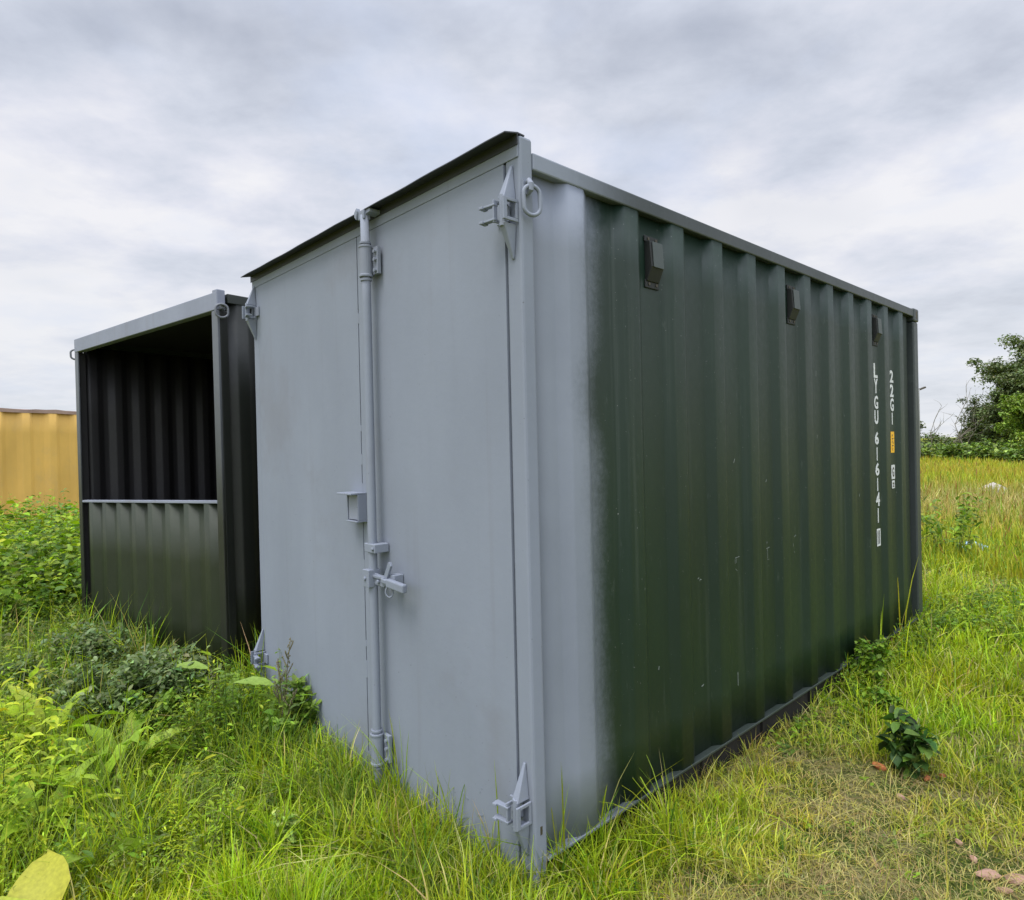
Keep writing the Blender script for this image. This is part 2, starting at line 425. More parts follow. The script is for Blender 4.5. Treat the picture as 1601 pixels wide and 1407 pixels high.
def door_panel(x0, x1, name='door'):
    """flat sheet door, slightly dished, with turned edges"""
    b = MB(); nx, nz = 26, 44; z0, z1 = -.040, 2.555; vs = []
    for j in range(nz+1):
        for i in range(nx+1):
            u, v = i/nx, j/nz; x = x0+(x1-x0)*u; z = z0+(z1-z0)*v
            e = min(1, min(u, 1-u)*6)*min(1, min(v, 1-v)*8)
            d = e*(.0018*math.sin(x*5.1+z*1.9)+.0016*math.sin(x*2.3-z*3.7+1)+.0009*math.sin(x*11+z*5))
            vs.append((x, -.001+d, z))
    fs = [(j*(nx+1)+i, j*(nx+1)+i+1, (j+1)*(nx+1)+i+1, (j+1)*(nx+1)+i) for j in range(nz) for i in range(nx)]
    n0 = len(vs)
    b.add(vs, fs)
    # side returns
    for (xx, zz0, zz1) in ((x0, z0, z1), (x1, z0, z1)):
        b.add([(xx, -.001, zz0), (xx, .045, zz0), (xx, .045, zz1), (xx, -.001, zz1)], [(0, 1, 2, 3)])
    for zz in (z0, z1):
        b.add([(x0, -.001, zz), (x1, -.001, zz), (x1, .045, zz), (x0, .045, zz)], [(0, 1, 2, 3)])
    return b.build(name, M_grey, main, smooth=False)
dl = door_panel(-WID+.083, -1.142); dr = door_panel(-1.134, -.084)
for o in (dl, dr):
    for p in o.data.polygons[:26*44]: p.use_smooth = True
# paint bridging the middle seam here and there
b = MB()
for z, h in ((2.14, .05), (1.62, .03), (1.46, .05), (1.27, .1), (.88, .12), (.58, .03), (.43, .08), (.02, .05)):
    b.box(-1.1425, -1.1335, -.0018, .004, z, z+h)
b.each('seam_filler', M_grey, main)

def hinge(xc, z, side):
    """folded gussets above and below a knuckle; leaves reach over the door. side +1: door lies towards -x"""
    s = -side
    def wedge(zb, zt, flip):
        w = .018; b = MB(); y = -.058; zz0, zz1 = zb, zt
        # broad end at zb, apex at zt
        b.add([(xc-w, 0, zz0), (xc+w, 0, zz0), (xc+w*.9, y, zz0), (xc-w*.9, y, zz0), (xc-.006, 0, zz1), (xc+.006, 0, zz1), (xc+.005, -.006, zz1), (xc-.005, -.006, zz1)],
              [(0, 1, 2, 3), (4, 7, 6, 5), (0, 4, 5, 1), (1, 5, 6, 2), (2, 6, 7, 3), (3, 7, 4, 0)])
        return b
    h = MB()
    for e in (-.030, .022):
        h.box(xc+e, xc+e+.008, -.072, -.054, z-.040, z+.040); h.box(xc+e, xc+e+.008, -.054, -.0, z-.040, z-.028); h.box(xc+e, xc+e+.008, -.054, 0, z+.028, z+.040); h.box(xc+e, xc+e+.008, -.012, 0, z-.028, z+.028)
    h.tube([(xc, -.048, z-.056), (xc, -.048, z+.056)], .013, 14)
    ho = h.build('hinge', M_greyfit, main, bevel=.002)
    wedge(z+.044, z+.17, 0).build('gusset', M_greyfit, ho, bevel=.003)
    wedge(z-.044, z-.165, 0).build('gusset', M_greyfit, ho, bevel=.003)
    lf = MB()
    for dz in (.022, -.030):
        m = Matrix.Translation((xc, -.06, z+dz)) @ Matrix.Rotation(s*-.12, 4, 'Z')
        x0, x1 = sorted((s*.02, s*.088))
        lf.box(x0, x1, -.011, .011, -.004, .004, m)
        lf.box(*sorted((s*.07, s*.088)), -.018, .014, -.007, .003, m)
    x0, x1 = sorted((xc+s*.010, xc+s*.075))
    lf.box(x0, x1, -.012, -.002, z-.028, z+.028)
    lf.each('hinge_leaf', M_greyfit, ho, bevel=.002)
    return ho
hinge(-.040, 2.365, 1); hinge(-.040, .225, 1); hinge(-WID+.040, 2.40, -1); hinge(-WID+.040, .25, -1)

# locking bar with sleeves, guide and cam ends
RX, RY = -.966, -.055
bar = MB(); bar.tube([(RX, RY, z) for z in (-.085, .0, .8, 1.6, 2.2, 2.60)], .0205, 18)
bo = bar.build('locking_bar', M_grey, main, smooth=True)
def sleeve(z0, z1):
    b = MB(); b.tube([(RX, RY, z0), (RX, RY, z0+.01), (RX, RY, z0+.012), (RX, RY, z1-.012), (RX, RY, z1-.01), (RX, RY, z1)], [.031, .031, .028, .028, .031, .031], 20)
    b.box(RX+.012, RX+.060, -.030, -.012, z0+.012, z1-.008)
    b.box(RX-.040, RX-.010, -.030, -.010, z0+.02, z1-.03)
    o = b.build('bearing_sleeve', M_grey, bo, bevel=.002)
    c = MB()
    for z in (z0+.028, (z0+z1)/2+.005, z1-.03): c.tube([(RX+.045, -.030, z), (RX+.045, -.042, z)], .0085, 8)
    for z in (z0+.035, z1-.045): c.tube([(RX-.032, -.030, z), (RX-.032, -.040, z)], .007, 8)
    c.each('bolt', M_greyfit, bo)
sleeve(2.318, 2.462); sleeve(.088, .232)
for z in (2.474, 2.306, .244, .076):
    b = MB(); b.tube([(RX, RY, z-.005), (RX, RY, z+.005)], .026, 18); b.build('collar', M_greyfit, bo, bevel=.001)
for z0, d in ((2.60, 1), (-.085, -1)):
    b = MB()
    b.box(RX-.028, RX+.020, RY-.018, RY+.018, z0-.02, z0+.02)
    b.prism([(RX-.036, z0-.016*d), (RX-.024, z0+.020*d), (RX-.030, z0+.038*d), (RX-.052, z0+.020*d), (RX-.050, z0-.002*d)], 1, RY-.026, RY-.006)
    b.prism([(RX+.006, z0), (RX+.052, z0+.004*d), (RX+.056, z0+.020*d), (RX+.008, z0+.032*d)], 1, RY-.006, -.004)
    b.each('cam_lug', M_greyfit, bo, bevel=.003)
b = MB(); b.box(RX-.034, RX+.058, RY-.024, -.004, 1.063, 1.103); b.tube([(RX+.045, RY-.024, 1.083), (RX+.045, RY-.034, 1.083)], .008, 8)
b.build('bar_guide', M_grey, bo, bevel=.003)
# swing handle with hasp
hd = MB()
hd.box(RX-.034, RX+.020, RY-.036, RY+.026, .905, .985)
hd.tube([(RX-.010, RY-.034, .945), (RX-.010, RY-.044, .945)], .009, 10)
ho = hd.build('handle_hub', M_greyfit, bo, bevel=.006)
a = MB()
a.prism([(RX+.020, .918), (RX+.100, .914), (RX+.118, .936), (RX+.128, .962), (RX+.150, 1.000), (RX+.160, 1.016), (RX+.150, 1.034), (RX+.136, 1.030), (RX+.124, 1.004), (RX+.102, .968), (RX+.078, .964), (RX+.020, .968)], 1, -.062, -.050)
a.box(RX+.018, RX+.115, -.070, -.046, .950, .962)
a.tube([(RX+.062, -.062, .936), (RX+.062, -.074, .936)], .009, 10)
a.build('hasp', M_greyfit, bo, bevel=.002)
m = Matrix.Translation((RX+.19, -.066, .940)) @ Matrix.Rotation(.07, 4, 'Y')
a = MB(); a.box(-.050, .085, -.013, .013, -.020, .018, m); a.box(-.100, -.05, -.008, .008, -.012, .012, m)
a.build('handle_grip', M_greyfit, bo, bevel=.006)
a = MB(); a.tube([(RX+.152+.014*math.cos(t), -.066+.010*math.cos(t), .903+.024*math.sin(t)) for t in np.linspace(0, 2*PI, 17)[:-1]], .0042, 6, closed=True)
a.build('padlock_ring', M_greyfit, bo, smooth=True)
a = MB(); a.box(RX+.125, RX+.17, -.05, -.002, .925, .975); a.build('handle_keeper', M_grey, bo, bevel=.003)
# lock box shroud on the left leaf
b = MB()
b.box(-1.235, -1.098, -.088, -.002, 1.318, 1.327); b.box(-1.200, -1.098, -.060, -.002, 1.186, 1.194)
b.box(-1.105, -1.098, -.050, -.002, 1.194, 1.318); b.box(-1.205, -1.198, -.050, -.002, 1.194, 1.318); b.box(-1.198, -1.105, -.010, -.002, 1.194, 1.318)
b.build('lock_box', M_greyfit, main, bevel=.002)
b = MB(); b.box(-1.19, -1.11, -.048, -.010, 1.198, 1.316); b.build('lock_box_liner', M_trim, main, bevel=.002)

# D ring on the near post
lg = MB(); lg.tube([(.0, .028, 2.462), (.020, .026, 2.470), (.030, .024, 2.455), (.030, .024, 2.436), (.012, .026, 2.425)], [.008, .011, .012, .011, .008], 10)
lg.box(-.001, .008, .010, .046, 2.43, 2.475)
ring = lg.build('ring_lug', M_greyfit, main, smooth=False)
pts = []
for t in np.linspace(0, 2*PI, 29)[:-1]:
    ct, st_ = math.cos(t), math.sin(t)
    pts.append((.030+.010*ct, .028+.031*ct, 2.398+.030*st_+(.022 if st_ > 0 else -.022)))
MB().tube(pts, .0075, 10, closed=True).build('lifting_ring', M_greyfit, ring, smooth=True)

# vents in three of the recesses
for yc in (.832, 2.246, 3.668):
    xr = -.036; b = MB()
    zc = 2.335
    b.box(xr+.001, xr+.009, yc-.052, yc+.052, zc+.085, zc+.112); b.box(xr+.001, xr+.009, yc-.052, yc+.052, zc-.118, zc-.082)
    b.prism([(xr+.001, zc+.09), (xr+.032, zc+.082), (xr+.040, zc-.03), (xr+.014, zc-.09), (xr+.001, zc-.09)], 1, yc-.046, yc+.046)
    o = b.build('vent', M_black, main, bevel=.003)
    b = MB(); b.prism([(xr+.0335, zc+.078), (xr+.038, zc+.080), (xr+.045, zc-.034), (xr+.0405, zc-.032)], 1, yc-.034, yc+.042)
    b.build('vent_cover', M_vent, o, bevel=.003)
    b = MB()
    for zz in (zc+.098, zc-.100):
        for yy in (yc-.026, yc+.03): b.tube([(xr+.009, yy, zz), (xr+.0125, yy, zz)], .007, 8)
    b.each('vent_screw', M_mark, o)

# lettering
px_, pd_ = np.array([p[0] for p in prof]), np.array([p[1] for p in prof])
def on_side(y): return float(np.interp(y, px_, pd_))+.0028
def glyphs(name, items, mat, parent, xpl):
    """items: (text, y centre, z bottom, height, width)"""
    out = MB()
    for ch, yc, zb, h, w in items:
        cu = bpy.data.curves.new('tmp', 'FONT'); cu.body = ch; cu.size = 1; cu.extrude = .004; cu.resolution_u = 3; cu.offset = .03
        ob = bpy.data.objects.new('tmp', cu); C.objects.link(ob)
        dg = bpy.context.evaluated_depsgraph_get(); me = bpy.data.meshes.new_from_object(ob.evaluated_get(dg))
        V = np.array([v.co[:] for v in me.vertices]); F_ = [tuple(p.vertices) for p in me.polygons]
        mn, mxx = V.min(0), V.max(0); sx = w/max(mxx[0]-mn[0], .25); sz = h/(mxx[1]-mn[1])
        P = []
        for v in V:
            yy = yc+(v[0]-(mn[0]+mxx[0])/2)*sx; P.append(((on_side(yy) if xpl is None else xpl)+v[2]*.15, yy, zb+(v[1]-mn[1])*sz))
        out.add(P, F_)
        bpy.data.objects.remove(ob); bpy.data.curves.remove(cu); bpy.data.meshes.remove(me)
    return out.build(name, mat, parent)
zt = lambda v: 2.088-(v-88)*.001128
XR = -.0325
it = []
for ch, a0, a1 in (('L', 88, 185), ('Y', 190, 285), ('G', 302, 390), ('U', 398, 490), ('6', 540, 625), ('1', 642, 730), ('6', 745, 830), ('1', 845, 932), ('4', 942, 1032), ('1', 1045, 1140)):
    it.append((ch, 3.676, zt(a1), zt(a0)-zt(a1), .080 if ch != '1' else .026))
glyphs('serial_lettering', it, M_white, main, None)
it = []
for ch, a0, a1 in (('2', 115, 200), ('2', 212, 300), ('G', 308, 398), ('1', 408, 490)):
    it.append((ch, 4.030, zt(a1), zt(a0)-zt(a1), .080 if ch != '1' else .026))
glyphs('type_lettering', it, M_white, main, None)
b = MB()
def frame(b, y0, y1, z0, z1, t, xp=XR):
    b.box(xp, xp+.001, y0, y1, z1-t, z1); b.box(xp, xp+.001, y0, y1, z0, z0+t)
    b.box(xp, xp+.001, y0, y0+t, z0+t, z1-t); b.box(xp, xp+.001, y1-t, y1, z0+t, z1-t)
frame(b, 3.636, 3.712, zt(1295), zt(1180), .014); b.box(XR, XR+.001, 3.668, 3.680, zt(1282), zt(1195))
b.build('check_digit', M_white, main)
MB().box(XR, XR+.001, 3.982, 4.064, zt(685), zt(540)).build('yellow_sticker', M_sticker, main)
b = MB()
for k in range(5):
    z = zt(560+k*24); b.box(XR+.0011, XR+.0018, 4.008, 4.008+.025+.012*(k % 2), z-.006, z); b.box(XR+.0011, XR+.0018, 4.012+.01*(k % 3), 4.020+.01*(k % 3), z-.02, z-.006)
b.build('sticker_print', M_mark, main)
o = MB().box(XR, XR+.001, 3.984, 4.064, zt(868), zt(770)).build('white_sticker', M_white, main)
glyphs('sticker_print', [('G', 4.024, zt(852), .075, .04)], M_mark, o, XR+.0016)
o = MB().box(XR, XR+.001, 3.992, 4.056, zt(932), zt(878)).build('white_sticker', M_white, main)
glyphs('sticker_print', [('22', 4.024, zt(922), .035, .035)], M_mark, o, XR+.0016)
# scratches and the ghosts of removed labels
b = MB()
def tick(y, z, dy, dz, w=.003):
    k = round((y-.474)/.3533); inn = abs(y-(.474+k*.3533)) < .05; x = -.0338 if inn else -.0040
    m = Matrix.Translation((x, y, z)) @ Matrix.Rotation(math.atan2(dz, dy), 4, 'X')
    b.box(0, .0006, 0, math.hypot(dy, dz), -w/2, w/2, m)
for y, z, a, c, w_ in ((1.18, .872, .012, .006, .003), (1.22, .868, .014, -.003, .0025), (1.24, .860, .004, .012, .0025),
                       (1.535, .925, .045, .003, .0025), (1.535, .895, .0, .028, .002), (1.56, .868, .018, -.012, .0025), (1.59, .90, .0, .02, .002),
                       (1.90, .93, .04, .005, .003), (1.935, .875, .0, .05, .0025), (1.91, .868, .02, .0, .002), (1.93, .958, .004, .01, .004),
                       (2.25, .955, .025, .010, .0025), (2.285, .90, .0, .018, .003), (2.27, .865, .006, .003, .004)):
    yy = .474+round((y-.474)/.3533)*.3533-.02+(y*7.3 % .03)
    tick(yy, z, a, c, w_)
for y, z, a, c in ((2.585, 1.93, .004, .035), (2.6, 1.54, .003, .02), (1.55, 1.42, .012, .02), (1.85, 1.3, .01, .015), (3.3, 1.12, .01, .02), (.83, .52, .003, .016), (1.19, .35, .02, .006), (1.60, .26, .0, .07)):
    yy = .474+round((y-.474)/.3533)*.3533; tick(yy, z, a, c, .004)
b.each('scratch_mark', M_scratch, main)
# paint scuffs near the foot of the door
b = MB()
for x, z, a, c in ((-.31, .10, .03, .006), (-.42, .155, .05, -.02), (-.36, -.02, .03, .02), (-.30, .19, .008, .008), (-.29, .21, .01, .004)):
    m = Matrix.Translation((x, -.0042, z)) @ Matrix.Rotation(-math.atan2(c, a), 4, 'Y'); b.box(0, math.hypot(a, c), 0, .001, -.003, .003, m)
b.each('paint_scuff', M_greyfit, main)

# ------------------------------------------------------------------ second container, open-fronted
T2 = Matrix.Translation((-2.779, -.094, 0)) @ Matrix.Rotation(.162, 4, 'Z') @ Matrix.Rotation(-.008, 4, 'Y')
W2, H2, L2, SILL = 2.511, 2.598, 3.4, 1.19
two = thing('open_fronted_container', 'black green container with an open upper front above a ribbed half wall', 'shipping container', tuple(T2 @ Vector((-1.25, 1.7, ZB))))
def B2(b, name, mat, **k): return b.build(name, mat, k.pop('parent', two), xf=T2, **k)
B2(MB().box(-W2, 0, 0, .06, H2-.118, H2), 'front_header', M_trim, bevel=.005)
o = B2(MB().box(-.075, 0, .002, .020, ZB, H2-.120), 'corner_post', M_fade, bevel=.004)
B2(MB().box(-.072, -.001, .0205, .075, ZB, H2-.120), 'post_channel', M_dark2, bevel=.004)
o = B2(MB().box(-W2, -W2+.070, .002, .014, ZB, H2-.120), 'corner_post', M_fade, bevel=.003)
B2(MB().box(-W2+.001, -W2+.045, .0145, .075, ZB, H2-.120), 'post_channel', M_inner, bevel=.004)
B2(MB().box(-.06, .001, .001, .06, H2-.1, H2+.018), 'post_cap', M_trim, bevel=.006)
for lo, hi in ((-.1, 0), (-W2, -W2+.1)):
    B2(MB().box(lo, hi, L2-.1, L2, ZB, H2), 'corner_post', M_green, bevel=.008)
def lower(b):
    b.v = [(x, y, z+(x*.024+.005)*(z > 0)) for x, y, z in b.v]; return b
B2(lower(MB().box(-W2+.071, -.076, .004, .050, SILL, SILL+.020)), 'sill_rail', M_trim, bevel=.003)
pf = corr_profile(-W2+.074, -.084, -.20, .29, .008, .050, .22, .26, .008)
B2(lower(corr_wall(pf, ZB, SILL-.001, lambda t, d, z: (t, d, z), 3)), 'half_wall', M_olive, solid=.003, smooth=True)
pg = corr_profile(.07, L2-.1, .22, .28, -.004, -.040)
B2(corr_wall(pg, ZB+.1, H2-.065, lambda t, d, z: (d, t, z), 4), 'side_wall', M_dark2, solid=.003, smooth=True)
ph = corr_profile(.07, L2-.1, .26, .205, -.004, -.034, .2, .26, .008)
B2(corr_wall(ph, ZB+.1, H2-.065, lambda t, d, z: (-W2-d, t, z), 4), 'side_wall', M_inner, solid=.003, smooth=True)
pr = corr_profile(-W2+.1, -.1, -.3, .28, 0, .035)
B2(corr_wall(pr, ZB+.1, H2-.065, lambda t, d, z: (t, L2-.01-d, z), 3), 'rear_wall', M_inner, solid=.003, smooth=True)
for lo, hi in ((-.055, 0), (-W2, -W2+.055)):
    B2(MB().box(lo, hi, .077, L2-.101, H2-.065, H2-.002), 'top_rail', M_green, bevel=.004)
    B2(MB().box(lo, hi, .077, L2-.101, ZB, ZB+.1), 'bottom_rail', M_green, bevel=.004)
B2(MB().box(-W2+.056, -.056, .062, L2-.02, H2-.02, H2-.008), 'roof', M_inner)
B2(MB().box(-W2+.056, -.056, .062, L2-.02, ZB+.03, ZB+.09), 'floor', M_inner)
for sx in (0, 1):
    x = .012 if not sx else -W2-.012
    b = MB(); b.box(min(x, x*1)-.012, x+.012, .018, .045, H2-.115, H2-.075)
    lo_ = B2(b, 'ring_lug', M_fade, bevel=.003)
    pts = []
    for t in np.linspace(0, 2*PI, 25)[:-1]:
        ct, st_ = math.cos(t), math.sin(t); pts.append((x+(.016 if not sx else -.016)+.012*ct, .02+.036*ct, H2-.130+.030*st_+(.014 if st_ > 0 else -.014)))
    B2(MB().tube(pts, .008, 8, closed=True), 'lifting_ring', M_fade, smooth=True, parent=lo_)

# ------------------------------------------------------------------ yellow container far left
def camdir(lat, dep): return Vector((CAM[0], CAM[1], 0))+rt*lat+Vector((fw.x, fw.y, 0)).normalized()*dep
A = camdir(-9.9, 11.7); Bp = camdir(-8.95, 13.9)
d = (Bp-A).normalized(); A = A-d*2.2; nrm = Vector((d.y, -d.x, 0))
if nrm.dot(Vector(CAM)-A) < 0: nrm = -nrm
T3 = Matrix(((d.x, nrm.x, 0, A.x), (d.y, nrm.y, 0, A.y), (0, 0, 1, 0), (0, 0, 0, 1)))
yel = thing('yellow_container', 'faded yellow corrugated container with a rusty top rail behind weeds', 'shipping container', tuple(T3 @ Vector((3, -1.2, Z0))))
L3 = 6.05; H3 = 2.47
def B3(b, name, mat, **k): return b.build(name, mat, yel, xf=T3, **k)
p3 = corr_profile(.1, L3-.1, .3, .50, -.004, -.050, .26, .18)
B3(corr_wall(p3, Z0+.1, H3-.07, lambda t, d_, z: (t, d_, z), 6, .004), 'side_wall', M_grib, solid=.003, smooth=True)
B3(corr_wall(p3, Z0+.1, H3-.07, lambda t, d_, z: (t, -2.44-d_, z), 2), 'side_wall', M_grib, solid=.003, smooth=True)
p4 = corr_profile(-2.34, -.1, -.3, .28, 0, .035)
B3(corr_wall(p4, Z0+.1, H3-.07, lambda t, d_, z: (.01+d_, t, z), 2), 'end_wall', M_grib, solid=.003, smooth=True)
B3(corr_wall(p4, Z0+.1, H3-.07, lambda t, d_, z: (L3-.01-d_, t, z), 2), 'end_wall', M_grib, solid=.003, smooth=True)
for lo in (-2.44, -.06):
    b = MB(); n = 30; vs = []
    for i in range(n+1):
        x = .1+(L3-.2)*i/n; w = .010*math.sin(i*1.1)+.006*math.sin(i*2.7)
        vs += [(x, lo, H3-.07), (x, lo+.06, H3-.07+w*.4), (x, lo+.06, H3+w), (x, lo, H3)]
    b.add(vs, [(i*4+k, i*4+(k+1) % 4, i*4+4+(k+1) % 4, i*4+4+k) for i in range(n) for k in range(4)])
    B3(b, 'top_rail', M_rustrail)
    B3(MB().box(.1, L3-.1, lo, lo+.06, Z0, Z0+.1), 'bottom_rail', M_rustshade)
for x0 in (0, L3-.1):
    for y0 in (-2.44, -.1): B3(MB().box(x0, x0+.1, y0, y0+.1, Z0, H3+.01), 'corner_post', M_grib, bevel=.01)
B3(MB().box(.1, L3-.1, -2.38, -.06, H3-.03, H3-.01), 'roof', M_rustrail)

# ------------------------------------------------------------------ foliage machinery
class Leafset:
    """numpy batch of leaf / blade strips, each with its own colour"""
    def __init__(s): s.V = []; s.F = []; s.K = []; s.n = 0
    def _push(s, P, cols, quads):           # P: N,k,3
        Np, k = P.shape[:2]
        base = s.n+np.arange(Np)[:, None, None]*k
        s.V.append(P.reshape(-1, 3)); s.F.append((base+quads[None]).reshape(-1, 4))
        s.K.append(np.repeat(cols, k, 0)); s.n += Np*k
    def blades(s, base, h, w, az, lean, cols, bend=1.0):
        """grass: three quads per blade"""
        N_ = len(base); t = np.array([0, .38, .72, 1.])
        d = np.stack([np.cos(az), np.sin(az), 0*az], 1); sd = np.stack([-np.sin(az), np.cos(az), 0*az], 1)
        fa = RNG.uniform(-.9, .9, N_)[:, None]; sd = sd*np.cos(fa)+d*np.sin(fa)
        hz_ = lean[:, None]*(t[None]**1.8)*bend; zz = t[None]*(1-.35*np.clip(lean, 0, 1.6)[:, None]*t[None])
        c = base[:, None]+h[:, None, None]*(hz_[..., None]*d[:, None]); c[:, :, 2] += h[:, None]*zz
        ww = w[:, None]*np.array([.75, 1, .7, .06])[None]
        P = np.stack([c-sd[:, None]*ww[..., None]/2, c+sd[:, None]*ww[..., None]/2], 2).reshape(N_, 8, 3)
        s._push(P, cols, np.array([[0, 1, 3, 2], [2, 3, 5, 4], [4, 5, 7, 6]]))
    def leaves(s, base, az, el, L, w, droop, cols, shape=None, fold=.25, wave=0., roll=None):
        """broad leaves: folded on the midrib, two quads per segment"""
        N_ = len(base); shape = np.array(shape if shape is not None else [.15, .9, 1, .05]); ns = len(shape); t = np.linspace(0, 1, ns)
        e = el[:, None]-droop[:, None]*t[None]
        dx_ = np.cos(e); dz_ = np.sin(e); seg = 1/(ns-1)
        hx = np.concatenate([np.zeros((N_, 1)), np.cumsum((dx_[:, :-1]+dx_[:, 1:])/2*seg, 1)], 1)
        hzz = np.concatenate([np.zeros((N_, 1)), np.cumsum((dz_[:, :-1]+dz_[:, 1:])/2*seg, 1)], 1)
        d = np.stack([np.cos(az), np.sin(az), 0*az], 1); sd = np.stack([-np.sin(az), np.cos(az), 0*az], 1)
        rl = RNG.normal(0, .35, N_) if roll is None else roll
        c = base[:, None]+L[:, None, None]*hx[..., None]*d[:, None]; c[:, :, 2] += L[:, None]*hzz
        # leaf normal
        nrm_ = np.stack([-np.sin(e)[..., None]*d[:, None, 0:1], -np.sin(e)[..., None]*d[:, None, 1:2], np.cos(e)[..., None]], -1).reshape(N_, ns, 3)
        sv = sd[:, None]*np.cos(rl)[:, None, None]+nrm_*np.sin(rl)[:, None, None]
        nv = nrm_*np.cos(rl)[:, None, None]-sd[:, None]*np.sin(rl)[:, None, None]
        hw = (w[:, None]*shape[None]/2)[..., None]
        wv = wave*L[:, None]*np.sin(t[None]*17+RNG.uniform(0, 6, N_)[:, None]); wv2 = wave*L[:, None]*np.sin(t[None]*19+RNG.uniform(0, 6, N_)[:, None])
        l = c-sv*hw+nv*(hw*fold+wv[..., None]); r_ = c+sv*hw+nv*(hw*fold+wv2[..., None])
        P = np.stack([l, c, r_], 2).reshape(N_, ns*3, 3)
        q = []
        for i in range(ns-1):
            a_ = i*3; q += [[a_, a_+1, a_+4, a_+3], [a_+1, a_+2, a_+5, a_+4]]
        s._push(P, cols, np.array(q))
    def build(s, name, mat, parent=None, smooth=False):
        V = np.concatenate(s.V); F_ = np.concatenate(s.F); K = np.concatenate(s.K)
        off = np.array(world_loc(parent)) if parent else np.zeros(3)
        me = bpy.data.meshes.new(name)
        me.vertices.add(len(V)); me.vertices.foreach_set('co', (V-off).astype(np.float32).ravel())
        me.loops.add(F_.size); me.loops.foreach_set('vertex_index', F_.astype(np.int32).ravel())
        me.polygons.add(len(F_)); me.polygons.foreach_set('loop_start', np.arange(0, F_.size, 4, dtype=np.int32))
        try: me.polygons.foreach_set('loop_total', np.full(len(F_), 4, dtype=np.int32))
        except Exception: pass
        me.update(calc_edges=True)
        at = me.attributes.new('Col', 'FLOAT_COLOR', 'POINT')
        at.data.foreach_set('color', np.concatenate([K, np.ones((len(K), 1))], 1).astype(np.float32).ravel())
        if smooth: me.polygons.foreach_set('use_smooth', np.ones(len(F_), bool))
        me.materials.append(mat); o = bpy.data.objects.new(name, me); C.objects.link(o)
        if parent: o.parent = parent
        return o
def fbm(x, y, f, seed=0):
    rs = np.random.default_rng(seed); v = 0; a = 1; tot = 0
    for o_ in range(4):
        for k in range(3):
            th = rs.uniform(0, 2*PI); ph_ = rs.uniform(0, 6.28); ff = f*(1+.35*rs.uniform(-1, 1))
            v = v+a*np.sin((x*np.cos(th)+y*np.sin(th))*ff*2*PI+ph_)
        tot += a*1.7; f *= 2.1; a *= .6
    return np.clip(.5+.5*v/tot, 0, 1)
def blob(x, y, cx_, cy_, r): return np.exp(-((x-cx_)**2+(y-cy_)**2)/(r*r))
def mixc(a, b, t): return np.asarray(a)[None]*(1-t[:, None])+np.asarray(b)[None]*t[:, None]
def jitter(c, s=.18, h=.08):
    n = len(c); k = RNG.normal(1, s, (n, 1)).clip(.45, 1.7); return np.clip(c*k*RNG.normal(1, h, (n, 3)).clip(.7, 1.3), .004, .9)
c2 = Matrix.Rotation(-.162, 4, 'Z')
def outside(x, y, pad=0.0):
    """mask of points not under a container"""
    m1 = (x > -WID-.02) & (x < -.03+pad) & (y > .01-pad) & (y < LEN)
    X = x+2.779; Y = y+.094; c_, s_ = math.cos(.162), math.sin(.162)
    lx = X*c_+Y*s_; ly = -X*s_+Y*c_
    m2 = (lx > -W2) & (lx < 0) & (ly > .03-pad) & (ly < L2)
    return ~(m1 | m2)
LUSH = (.35, .46, .016); MID = (.45, .455, .06); STRAW = (.52, .47, .17); DARK = (.07, .15, .014); OCHRE = (.50, .43, .05); YEL = (.44, .47, .03)
def lushness(x, y):
    """0 dry short thatch ... 1 long bright grass"""
    v = .42+.75*(fbm(x, y, .45, 3)-.5)+.85*(fbm(x, y, 1.9, 5)-.5)
    v = v+.75*np.exp(-np.abs(x-.10)/.17)*(y > -.3)*(y < .75)
    v = v+.6*blob(x, y, .25, 1.0, .28)+.7*blob(x, y, .05, 3.0, .5)+.9*blob(x, y, .35, 4.6, .9)+.9*blob(x, y, 1.3, 4.2, 1.1)+.6*blob(x, y, -.3, 6.2, 1.2)
    v = v-.55*blob(x, y, 1.10, 1.36, .17)-.35*blob(x, y, 1.2, 1.1, .1)-.35*blob(x, y, .50, 1.62, .13)-.16*blob(x, y, .75, 1.05, .42)-.20*blob(x, y, .45, 1.75, .3)-.16*blob(x, y, 1.25, 1.2, .5)+.25*blob(x, y, .95, 2.3, .6)-.5*blob(x, y, -.55, 7.9, .9)
    v = v+.7*np.clip((-x-.0)*2.2, 0, 1)*(y < .2)+.15*(y < -.2)
    return np.clip(v, 0, 1)
def polar(n, r0, r1, a0=-.86, a1=.86, p=1.0):
    """positions round the viewpoint, density falling with distance"""
    a_ = YAW+RNG.uniform(a0, a1, n); u = RNG.uniform(0, 1, n)
    r = r0*(r1/r0)**(u**p)
    return CAM[0]+r*np.sin(a_), CAM[1]+r*np.cos(a_), r

